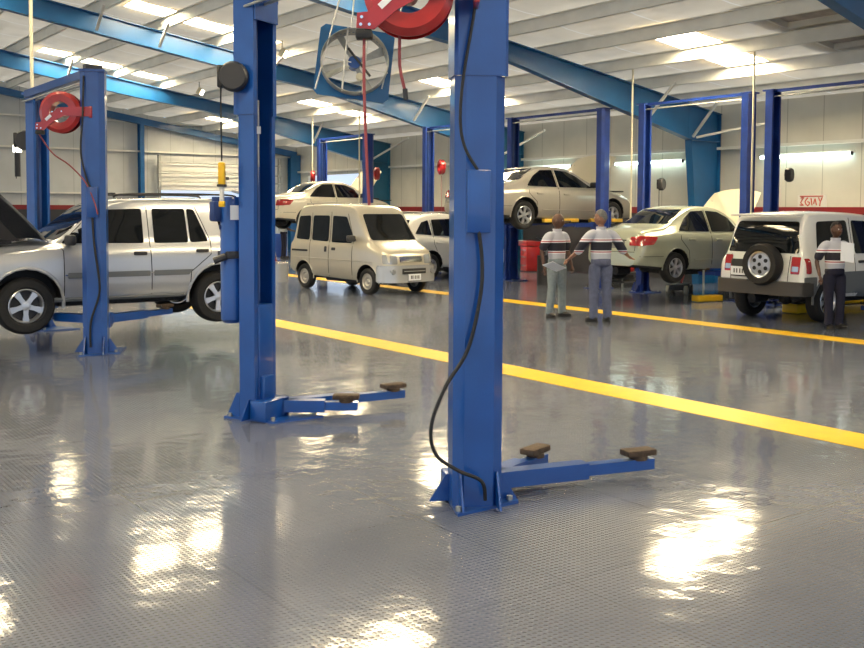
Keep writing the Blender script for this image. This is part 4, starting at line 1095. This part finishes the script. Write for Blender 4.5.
mb = MB(); mb.prism(roundpoly([(-1.70, -.85), (-1.98, -.80), (-2.05, -.5), (-2.05, .5), (-1.98, .80), (-1.70, .85)], .06), .44, .66); bmesh.ops.bevel(mb.bm, geom=mb.bm.edges[:], offset=.015, segments=2, affect='EDGES'); mb.build('rear_bumper', M['bumper_dark'], c.t)
c.patch('plate_recess', [(.16, .70), (.16, .98), (.57, .98), (.57, .70)], M['black'], 'x', -1, r=.02)
MB().box((-1.95, .37, .79), (.02, .34, .14)).build('number_plate', M['paper'], c.t)
for y in (.26, .31, .36, .42, .47): MB().box((-1.963, y, .79), (.004, .025, .07)).build('plate_character', M['p_grey'], c.t)
# spare wheel
mt = Matrix.Translation((-2.03, -.12, .92)) @ Matrix.Rotation(-PI / 2, 4, 'Y')
R, r, h = .335, .205, .11
sw = MB().lathe([(r, -h * .8), (r + .03, -h), (R - .03, -h), (R, -h * .4), (R, h * .4), (R - .03, h), (r + .03, h), (r, h * .8)], 40, mt).build('spare_wheel', M['tyre'], c.t)
mb = MB(); mb.lathe([(0, h * .2), (r * 1.01, h * .2), (r * 1.01, h * .86), (r * .9, h * .75), (r * .85, h * .55), (r * .3, h * .7), (r * .28, h * .8), (0, h * .8)], 36, mt); rim = mb.build('rim', M['alloy'], sw)
mb = MB()
for k in range(6):
    a = 2 * PI * k / 6; mb.cyl(mt @ Vector((r * .58 * math.cos(a), r * .58 * math.sin(a), h * .5)), mt @ Vector((r * .58 * math.cos(a), r * .58 * math.sin(a), h * .72)), .032, 12)
mb.cyl(mt @ Vector((0, 0, h * .7)), mt @ Vector((0, 0, h * .86)), .03, 12); mb.build('rim_openings', M['black'], rim)

# --- white estate parked behind the van
c = Car('estate_car', 'white estate car parked between the minivan and the nearest post', (15.75, 21.15, 0), DEG(9), dict(
    W=1.70, paint=M['p_white'], wr=.33, rim=.2, tw=.2, arch=.40, axles=(-1.15, 1.15), style='seven', lip=.012,
    top=[(-1.92, .60), (-1.90, .80), (-1.84, 1.1), (-1.66, 1.42), (-1.45, 1.58), (-1.1, 1.64), (-.3, 1.66), (.25, 1.60), (.65, 1.30), (.85, 1.10), (1.5, .98), (1.85, .82), (1.92, .55)],
    belt=[(-1.92, .6), (-1.84, 1.0), (-1.4, 1.08), (.8, 1.0), (1.5, .92), (1.92, .54)],
    width=[(-1.92, .70), (-1.85, .79), (-1.6, .85), (1.3, .85), (1.7, .79), (1.92, .62)],
    roofw=[(-1.8, .58), (-1.2, .64), (0, .65), (.8, .70)], bottom=[(-1.92, .42), (-1.4, .32), (0, .26), (1.5, .26), (1.92, .32)]))
def ws_side(sg):
    c.patch('quarter_window', [(-1.62, 1.16), (-1.36, 1.44), (-1.14, 1.50), (-1.10, 1.12)], M['glass'], sg=sg)
    c.patch('door_window', [(-1.02, 1.11), (-1.02, 1.51), (-.28, 1.53), (-.26, 1.08)], M['glass'], sg=sg)
    c.patch('door_window', [(-.20, 1.08), (-.22, 1.53), (.15, 1.50), (.6, 1.08)], M['glass'], sg=sg)
    c.patch('sill_cladding', [(-.72, .28), (-.74, .36), (.74, .36), (.72, .28)], M['p_grey'], sg=sg, r=.01)
    c.line([(-.24, .38), (-.24, 1.56)], sg); c.line([(-.85, .5), (-1.05, .9), (-1.06, 1.5)], sg)
    c.handle(-.9, .92, sg, M['p_white']); c.mirror(.55, 1.05, sg, M['p_white'])
    c.patch('tail_lamp', [(-1.75, .85), (-1.72, 1.12), (-1.86, 1.1), (-1.88, .85)], M['tail'], sg=sg)
    MB().tube([(.1, sg * .58, 1.64), (-.1, sg * .60, 1.69), (-1.1, sg * .59, 1.69), (-1.3, sg * .57, 1.63)], .014, 8, 4).build('roof_rail', M['grey'], c.t)
c.both(ws_side)
c.patch('rear_window', [(-.60, 1.14), (-.48, 1.50), (.48, 1.50), (.60, 1.14)], M['glass'], 'x', -1)
c.patch('windscreen', [(-.62, 1.14), (-.50, 1.54), (.50, 1.54), (.62, 1.14)], M['glass'], 'x', 1)

# ------------------------------------------------------------------ people
def skin_object(name, chains, m, parent, sub=1, z0=None):
    """chains: list of lists of (co, radius); the first vertex of the first chain is the root. A chain may start with an int index of an earlier vertex"""
    me = bpy.data.meshes.new(name); V = []; E = []; R = []
    for ch in chains:
        prev = None
        for el in ch:
            if isinstance(el, int): prev = el; continue
            V.append(el[0]); R.append(el[1] if isinstance(el[1], tuple) else (el[1], el[1]))
            if prev is not None: E.append((prev, len(V) - 1))
            prev = len(V) - 1
    me.from_pydata([tuple(v) for v in V], E, [])
    o = bpy.data.objects.new(name, me); COL.objects.link(o)
    md = o.modifiers.new('skin', 'SKIN'); md.use_smooth_shade = True
    sv = me.skin_vertices[0].data
    for i, r in enumerate(R): sv[i].radius = r
    sv[0].use_root = True
    s = o.modifiers.new('sub', 'SUBSURF'); s.levels = sub; s.render_levels = sub
    dg = bpy.context.evaluated_depsgraph_get()
    nm = bpy.data.meshes.new_from_object(o.evaluated_get(dg))
    o.modifiers.clear(); o.data = nm; nm.name = name
    if m: nm.materials.clear(); nm.materials.append(m)
    for p in nm.polygons: p.use_smooth = True
    if parent: o.parent = parent
    return o

def union(name, parts, m, parent, voxel, it=3, flat=0):
    J_ = bmesh.new()
    for p in parts:
        if flat:
            for vv in p.data.vertices:
                q = min(1, max(0, (abs(vv.co.y) - .10) / .12)); q = q * q * (3 - 2 * q)
                vv.co.x *= flat + (1 - flat) * q
        J_.from_mesh(p.data); bpy.data.objects.remove(p)
    me = bpy.data.meshes.new(name); J_.to_mesh(me); J_.free()
    b = bpy.data.objects.new(name, me); COL.objects.link(b)
    md = b.modifiers.new('r', 'REMESH'); md.mode = 'VOXEL'; md.voxel_size = voxel
    sm = b.modifiers.new('s', 'SMOOTH'); sm.factor = .5; sm.iterations = it
    dg = bpy.context.evaluated_depsgraph_get(); nm = bpy.data.meshes.new_from_object(b.evaluated_get(dg))
    b.modifiers.clear(); b.data = nm; nm.materials.clear(); nm.materials.append(m)
    for p in nm.polygons: p.use_smooth = True
    b.parent = parent
    return b

def person(label, loc, facing, H, J, skin, trousers, hair, head_turn=0, beard=False, apron=None, bald=False, hair_len=.0, shirt=None):
    """local frame: x forward, y left. J: joints dict in metres for a 1.75 m figure"""
    s = H / 1.75
    rz = math.atan2(facing[1], facing[0])
    t = thing('person', label, 'person', loc, rz)
    def v(p): return Vector(p) * s
    hipc = v((0, 0, .96)); 
    N_ = {k: v(p) for k, p in J.items() if isinstance(p, tuple) and not k.startswith('hside')}
    neck = v((0, 0, 1.47)); headc = v((.02, 0, 1.628))
    # body: one continuous surface through a voxel remesh of limbs, head and hands
    r = lambda a, b=None: (a * s, (b if b else a) * s)
    chains = [[(hipc, r(.085)), (v((0, 0, 1.12)), r(.09)), (v((0, 0, 1.28)), r(.09)), (v((0, 0, 1.38)), r(.075)), (neck, r(.055)), (v((.01, 0, 1.56)), r(.05))]]
    parts = [skin_object('tmp', chains, None, None)]
    for sd, sg in (('l', 1), ('r', -1)):
        sh, el, wr_, kn, an, hip = N_['sh' + sd], N_['el' + sd], N_['wr' + sd], N_['kn' + sd], N_['an' + sd], N_['hip' + sd]
        parts.append(skin_object('tmp', [[(v((-.005, sg * .06, 1.37)), r(.045)), (sh, r(.05)), (sh.lerp(el, .5), r(.050)), (el, r(.040)), (el.lerp(wr_, .4), r(.038)), (wr_, r(.026))]], None, None))
        parts.append(skin_object('tmp', [[(v((0, sg * .05, .95)), r(.06)), (hip, r(.070)), (hip.lerp(kn, .5), r(.068)), (kn, r(.056)), (kn.lerp(an, .35), r(.055)), (an, r(.038)), (an + v((.0, 0, -.04)), r(.036)), ]], None, None))
        # hand
        d = (wr_ - el).normalized(); hd = N_.get('hd' + sd)
        d = (hd - wr_).normalized() if hd is not None else d
        side = Vector(J.get('hside' + sd, (1, 0, 0))); side = (side - d * side.dot(d)).normalized(); nrm = d.cross(side)
        pal = wr_ + d * .05 * s
        parts.append(skin_object('tmp', [[(wr_ - d * .02 * s, r(.024)), (wr_ + d * .02 * s, r(.030, .024)), (pal, r(.042, .022)), (wr_ + d * .085 * s, r(.042, .020))]], None, None))
        for i, (off, ln) in enumerate(((-.030, .060), (-.010, .072), (.010, .068), (.029, .054))):
            b0 = wr_ + (d * .075 + side * off) * s; b1 = b0 + (d * ln * .5 + nrm * .008) * s; b2 = b1 + (d * ln * .42 + nrm * .022) * s
            parts.append(skin_object('tmp', [[(b0 - d * .015 * s, r(.012)), (b1, r(.0108)), (b2, r(.0092))]], None, None))
        b0 = wr_ + (d * .03 - side * .028) * s; b1 = b0 + (d * .03 - side * .03 + nrm * .01) * s; b2 = b1 + (d * .032 - side * .006 + nrm * .012) * s
        parts.append(skin_object('tmp', [[(b0, r(.013)), (b1, r(.011)), (b2, r(.009))]], None, None))
    # head, turned
    Rt = Matrix.Rotation(head_turn, 4, 'Z'); HT = Matrix.Translation(headc) @ Rt @ Matrix.Scale(s * 1.07, 4)
    mb = MB(); bm = mb.bm
    bmesh.ops.create_uvsphere(bm, u_segments=28, v_segments=20, radius=1)
    for vv in bm.verts:
        x, y, z = vv.co
        w = 1 - .28 * max(0, -z) ** 1.5; 
        vv.co = Vector((x * .096 * (1 - .10 * max(0, -z)) + (.012 if z < 0 and x > 0 else 0), y * .074 * w, z * .118))
        if x > .5:
            if abs(y) < .22 and -.35 < z < .12: vv.co.x += .020 * (1 - abs(y) / .22) * (1 - abs(z + .2) / .35 if z < -.2 else .7)
            if .1 < abs(y) < .55 and 0.0 < z < .2: vv.co.x -= .008
            if z > .2 and z < .4: vv.co.x += .003
            if abs(y) < .35 and -.62 < z < -.48: vv.co.x += .007
            if z < -.8: vv.co.x += .008
    for sg in (-1, 1):
        bmesh.ops.create_uvsphere(bm, u_segments=10, v_segments=8, radius=1, matrix=Matrix.Translation((-.005, sg * .076, -.01)) @ Matrix.Diagonal((.017, .011, .030, 1)))
    bmesh.ops.transform(bm, matrix=HT, verts=bm.verts)
    parts.append(mb.build('tmp', skin))
    b = union('body', parts, skin, t, .0065)
    # eyes, mouth
    for sg in (-1, 1):
        mb = MB(); mb.sphere((.083, sg * .030, .008), .0105, (1, 1.1, .7), 10); bmesh.ops.transform(mb.bm, matrix=HT, verts=mb.bm.verts); e = mb.build('eye', M['eye'], t)
        mb = MB(); mb.sphere((.0915, sg * .030, .008), .005, (1, 1, 1), 8); bmesh.ops.transform(mb.bm, matrix=HT, verts=mb.bm.verts); mb.build('pupil', M['hair_black'], e)
        mb = MB(); mb.box((.094, sg * .030, .030), (.008, .034, .006), rz=-sg * .3); bmesh.ops.transform(mb.bm, matrix=HT, verts=mb.bm.verts); mb.build('eyebrow', M['hair_black'], t)
    mb = MB(); mb.box((.103, 0, -.058), (.012, .040, .008), bev=.003); bmesh.ops.transform(mb.bm, matrix=HT, verts=mb.bm.verts); mb.build('lips', skin, t)
    # hair cap
    mb = MB(); bm = mb.bm; bmesh.ops.create_uvsphere(bm, u_segments=28, v_segments=18, radius=1)
    kill = [vv for vv in bm.verts if (vv.co.z < .30 + .45 * max(0, vv.co.x) - .65 * max(0, -vv.co.x)) or (vv.co.x > .45 and vv.co.z < .62)]
    bmesh.ops.delete(bm, geom=kill, context='VERTS')
    th = 1.004 if bald else 1.10
    for vv in bm.verts: vv.co = Vector((vv.co.x * .096 * th, vv.co.y * .074 * th, vv.co.z * .118 * th))
    bmesh.ops.solidify(bm, geom=bm.faces[:], thickness=.006)
    bmesh.ops.transform(bm, matrix=HT, verts=bm.verts); mb.build('hair', hair, t)
    # shirt
    sm_ = shirt or shirt_material('striped_work_shirt_%d' % int(H * 100), s)
    pts = [skin_object('tmp', [[(v((0, 0, .90)), r(.150)), (v((0, 0, 1.02)), r(.178)), (v((0, 0, 1.16)), r(.180)), (v((-.01, 0, 1.29)), r(.190)), (v((-.01, 0, 1.38)), r(.150)), (v((0, 0, 1.455)), r(.085)), (v((0, 0, 1.50)), r(.060))]], None, None, 2)]
    for sd, sg in (('l', 1), ('r', -1)):
        sh, el, wr_ = N_['sh' + sd], N_['el' + sd], N_['wr' + sd]
        ln = J.get('sleeve' + sd, .98)
        pts.append(skin_object('tmp', [[(v((-.01, sg * .06, 1.37)), r(.10)), (sh + v((0, -sg * .02, .0)), r(.092)), (sh.lerp(el, .5), r(.082)), (sh.lerp(el, min(ln, 1.0)), r(.076))] + ([(el.lerp(wr_, ln - 1), r(.062))] if ln > 1.05 else [])], None, None, 2))
    union('shirt', pts, sm_, t, .011, 3, .74)
    mb = MB(); mb.lathe([(.060, -.03), (.075, -.03), (.080, .02), (.068, .02)], 20, Matrix.Translation(v((.005, 0, 1.475))) @ Matrix.Scale(s, 4)); mb.build('collar', sm_, t)
    # trousers
    pts = [skin_object('tmp', [[(v((0, 0, 1.04)), r(.172)), (v((0, 0, .94)), r(.178)), (v((0, 0, .86)), r(.165))]], None, None, 2)]
    for sd, sg in (('l', 1), ('r', -1)):
        kn, an, hip = N_['kn' + sd], N_['an' + sd], N_['hip' + sd]
        pts.append(skin_object('tmp', [[(hip + v((0, -sg * .01, .0)), r(.108)), (hip.lerp(kn, .25), r(.112)), (hip.lerp(kn, .6), r(.098)), (kn, r(.084)), (kn.lerp(an, .5), r(.080)), (an + v((.005, 0, .0)), r(.076)), (an + v((.01, 0, -.04)), r(.080))]], None, None, 2))
    union('trousers', pts, trousers, t, .011, 3, .80)
    # shoes
    for sd, sg in (('l', 1), ('r', -1)):
        an = N_['an' + sd]; a = sg * .22
        mb = MB(); mb.sphere((0, 0, 0), 1, (.145 * s, .050 * s, .045 * s), 18)
        for vv in mb.bm.verts:
            if vv.co.z < -.02 * s: vv.co.z = -.02 * s
            if vv.co.x < -.02: vv.co.z *= 1.25 if vv.co.z > 0 else 1
        bmesh.ops.transform(mb.bm, matrix=Matrix.Translation((an.x + .055 * s, an.y + sg * .01, .045 * s if an.z < .12 else an.z)) @ Matrix.Rotation(a, 4, 'Z'), verts=mb.bm.verts)
        shoe = mb.build('shoe', M['shoe'], t)
        mb = MB(); mb.prism([(.15 * math.cos(q) * s * (1), .052 * math.sin(q) * s) for q in [2 * PI * k / 20 for k in range(20)]], 0, .024 * s, Matrix.Translation((an.x + .055 * s, an.y + sg * .01, .001)) @ Matrix.Rotation(a, 4, 'Z')); mb.build('sole', M['black'], shoe)
    return t, rz

base = dict(shl=(-.01, .205, 1.385), shr=(-.01, -.205, 1.385), hipl=(0, .095, .93), hipr=(0, -.095, .93), knl=(.02, .11, .50), knr=(.02, -.11, .50), anl=(-.02, .12, .085), anr=(-.02, -.12, .085))
fV, rV = Vector((.591, .807)), Vector((.807, -.591))
JA = dict(base, ell=(-.03, .29, 1.10), wrl=(.08, .28, .86), hdl=(.12, .27, .76), elr=(-.05, -.30, 1.10), wrr=(.02, -.31, .85), hdr=(.04, -.29, .75), knr=(.04, -.13, .50), anr=(.0, -.16, .085), anl=(-.0, .13, .085))
fa = -fV * .80 + rV * .6
person('bald man facing the camera in a striped work shirt and pale jeans', (11.35, 12.03, 0), fa, 1.70, JA, M['skin_dark'], M['denim'], M['skin_dark'], head_turn=DEG(32), bald=True)
JB = dict(base, ell=(.10, .33, 1.12), wrl=(.27, .42, .98), hdl=(.34, .46, .93), elr=(-.02, -.36, 1.13), wrr=(.08, -.53, 1.02), hdr=(.12, -.62, .97), sleevel=1.35, sleever=1.45, hsidel=(1, 0, 0), hsider=(1, 0, .2))
fb = fV * .93 - rV * .30
tb, rzb = person('grey haired man seen from behind in a striped work shirt, arms spread', (11.42, 11.1, 0), fb, 1.76, JB, M['skin_mid'], M['slate'], M['hair_grey'], head_turn=DEG(30))
JC = dict(base, ell=(.02, .27, 1.12), wrl=(.25, .16, 1.22), hdl=(.30, .08, 1.26), elr=(-.05, -.30, 1.10), wrr=(.06, -.30, .86), hdr=(.10, -.29, .77), anr=(.03, -.10, .085), anl=(0, .10, .085), hsidel=(0, 0, 1))
fc = -fV * .97 + rV * .2
tc_, rzc = person('man in a striped work shirt holding papers beside the white off-roader', (13.70, 8.50, 0), fc, 1.60, JC, M['skin_dark'], M['darkcloth'], M['hair_black'], head_turn=DEG(8))
M['plainshirt'] = mat('pale_grey_shirt', (.42, .44, .44), .85)
JD = dict(base, ell=(.06, .25, 1.12), wrl=(.26, .20, 1.05), hdl=(.35, .18, 1.03), elr=(.06, -.25, 1.12), wrr=(.26, -.2, 1.05), hdr=(.35, -.18, 1.03))
person('man in a pale grey shirt working below the raised cream white saloon', (16.8, 31.9, 0), fV * .4 + rV * .9, 1.68, JD, M['skin_dark'], M['darkcloth'], M['hair_black'], head_turn=0, shirt=M['plainshirt'])
# papers
def place_local(t, rz, s, p): return Vector(t.location) + Matrix.Rotation(rz, 3, 'Z') @ (Vector(p) * s)
mb = MB(); mb.box((0, 0, 0), (.22, .30, .006)); mb.box((.01, .01, .006), (.22, .29, .003), rz=.06)
o = mb.build('paper_sheets', M['paper']); o.location = place_local(tb, rzb, 1.0, (.38, .62, .86)); o.rotation_euler = (DEG(22), DEG(18), rzb + .4); tag(o, 'white sheets of paper held low between the two men', 'papers')
mb = MB(); mb.box((0, 0, 0), (.012, .21, .29)); 
o = mb.build('paper_sheets', M['paper']); o.location = place_local(tc_, rzc, .915, (.30, .02, 1.27)); o.rotation_euler = (DEG(-8), DEG(-12), rzc); tag(o, 'white papers held against the chest of the man at the right', 'papers')

# ------------------------------------------------------------------ workshop items at the back
t = thing('tool_workbench', 'red workbench with drawer cabinet against the back wall under the silver saloon', 'workbench', (19.3, 21.5, 0), DEG(-20))
MB().box((-.0, .35, .80), (.5, 1.2, .14), bev=.01).build('top_drawer', M['red'], t)
cb = MB().box((.0, -.0, .37), (.5, .5, .70), bev=.01).build('cabinet', M['red'], t)
for z in (.18, .42, .62): MB().box((-.255, 0, z), (.01, .44, .012)).build('drawer_pull', M['chrome'], cb)
for y in (.9,):
    for x in (-.2, .2): MB().box((x, y, .37), (.04, .04, .73)).build('leg', M['plastic'], t)
MB().box((-.2, .3, .88), (.2, .3, .02)).build('tray', M['grey'], t)
def tyre_stack(label, loc, n):
    mb = MB()
    for k in range(n):
        mb.lathe([(.19, .02), (.3, .0), (.33, .05), (.33, .13), (.3, .18), (.19, .16)], 28, Matrix.Translation((0, 0, k * .19)))
    return mb
for i, (x, y) in enumerate(((18.6, 17.4), (18.7, 14.0))):
    for k in range(3):
        mb = MB().lathe([(.19, .02), (.3, .0), (.33, .05), (.33, .13), (.3, .18), (.19, .16)], 28)
        solo('loose_tyre', mb, M['tyre'], 'black loose tyre %s in the stack %s' % (('at the bottom', 'in the middle', 'on top')[k], ('under the raised silver saloon', 'behind the pale green saloon')[i]), 'tyre', (x, y, k * .185), group=None)
t = thing('trolley_jack', 'low trolley jack with a cream wheel under the pale green saloon', 'trolley jack', (16.9, 14.1, 0), .5)
MB().box((0, 0, .14), (.7, .3, .12), bev=.02).build('chassis', M['plastic'], t)
for x in (-.28, .28):
    for y in (-.19, .19): MB().cyl((x, y - .03, .09), (x, y + .03, .09), .09, 18).build('wheel', M['cream'] if x < 0 else M['plastic'], t)
MB().beam((.2, 0, .2), (.9, 0, .75), .04, .04).build('handle', M['red'], t)
t = thing('transmission_jack', 'yellow footed jack with a thin upright rod left of the white off-roader', 'jack', (15.74, 12.45, 0), DEG(-10))
MB().box((.0, 0, .07), (.6, .22, .12), bev=.015).build('foot', M['yellow'], t); MB().cyl((-.1, 0, .12), (-.1, 0, .62), .022, 10).build('rod', M['grey'], t)
for bx, by, lb in ((15.55, 10.2, 'yellow ramp block on the floor under the middle of the white off-roader'), (17.75, 10.75, 'yellow ramp block on the floor beyond the front of the white off-roader')):
    t = thing('ramp_block', lb, 'ramp block', (bx, by, 0), 0)
    MB().box((0, 0, .09), (.9, .3, .16), bev=.02).build('block', M['yellow'], t); MB().box((0, 0, .18), (.8, .24, .02)).build('grip_top', M['plastic'], t)
t = thing('parts_trolley', 'dark low parts trolley under the tail of the pale green saloon', 'trolley', (17.4, 16.2, 0), .2)
MB().box((0, 0, .30), (.9, .55, .05), bev=.01).build('shelf', M['plastic'], t); MB().box((0, 0, .12), (.9, .55, .05), bev=.01).build('shelf', M['plastic'], t)
for x in (-.4, .4):
    for y in (-.23, .23): MB().cyl((x, y, 0.0), (x, y, .55), .018, 8).build('upright', M['grey'], t)
MB().box((.1, 0, .40), (.35, .3, .14), bev=.02).build('toolbox', M['red'], t)
mb = MB(); mb.lathe([(0, 0), (.28, 0), (.29, .3), (.28, .31), (.29, .6), (.28, .85), (0, .85)], 28)
solo('oil_drum', mb, M['bluedrum'], 'blue oil drum on the floor below the cream white saloon', 'drum', (17.2, 33.0, 0))
t = thing('oil_drain_stand', 'dark oil drain stand under the raised silver saloon', 'drain stand', (16.0, 17.3, 0), 0)
MB().lathe([(0, 0), (.22, 0), (.22, .7), (0, .72)], 24).build('tank', M['plastic'], t); MB().cyl((0, 0, .7), (0, 0, 1.05), .025, 10).build('pole', M['grey'], t)
MB().lathe([(.03, 1.02), (.25, 1.12), (.26, 1.12), (.03, 1.0)], 24).build('funnel', M['plastic'], t)

# ------------------------------------------------------------------ light
w = bpy.data.worlds.new('world'); bpy.context.scene.world = w; w.use_nodes = True
bg = w.node_tree.nodes['Background']; bg.inputs['Color'].default_value = (.66, .80, 1, 1); bg.inputs['Strength'].default_value = 1.9
sun = bpy.data.objects.new('sun', bpy.data.lights.new('sun', 'SUN')); COL.objects.link(sun)
sun.data.energy = 5; sun.data.angle = DEG(.6); sun.data.color = (1, .87, .68); sun.rotation_euler = Vector((.35, .35, -1)).to_track_quat('-Z', 'Y').to_euler()
sc = bpy.context.scene
sc.view_settings.view_transform = 'Standard'; sc.view_settings.look = 'None'; sc.view_settings.gamma = 1
sc.view_settings.use_curve_mapping = False
sc.view_settings.exposure = -0.74
sc.cycles.max_bounces = 8; sc.cycles.diffuse_bounces = 5; sc.cycles.glossy_bounces = 4
sc.cycles.sample_clamp_indirect = 6
sc.cycles.caustics_reflective = False; sc.cycles.caustics_refractive = False
sc.cycles.use_denoising = True
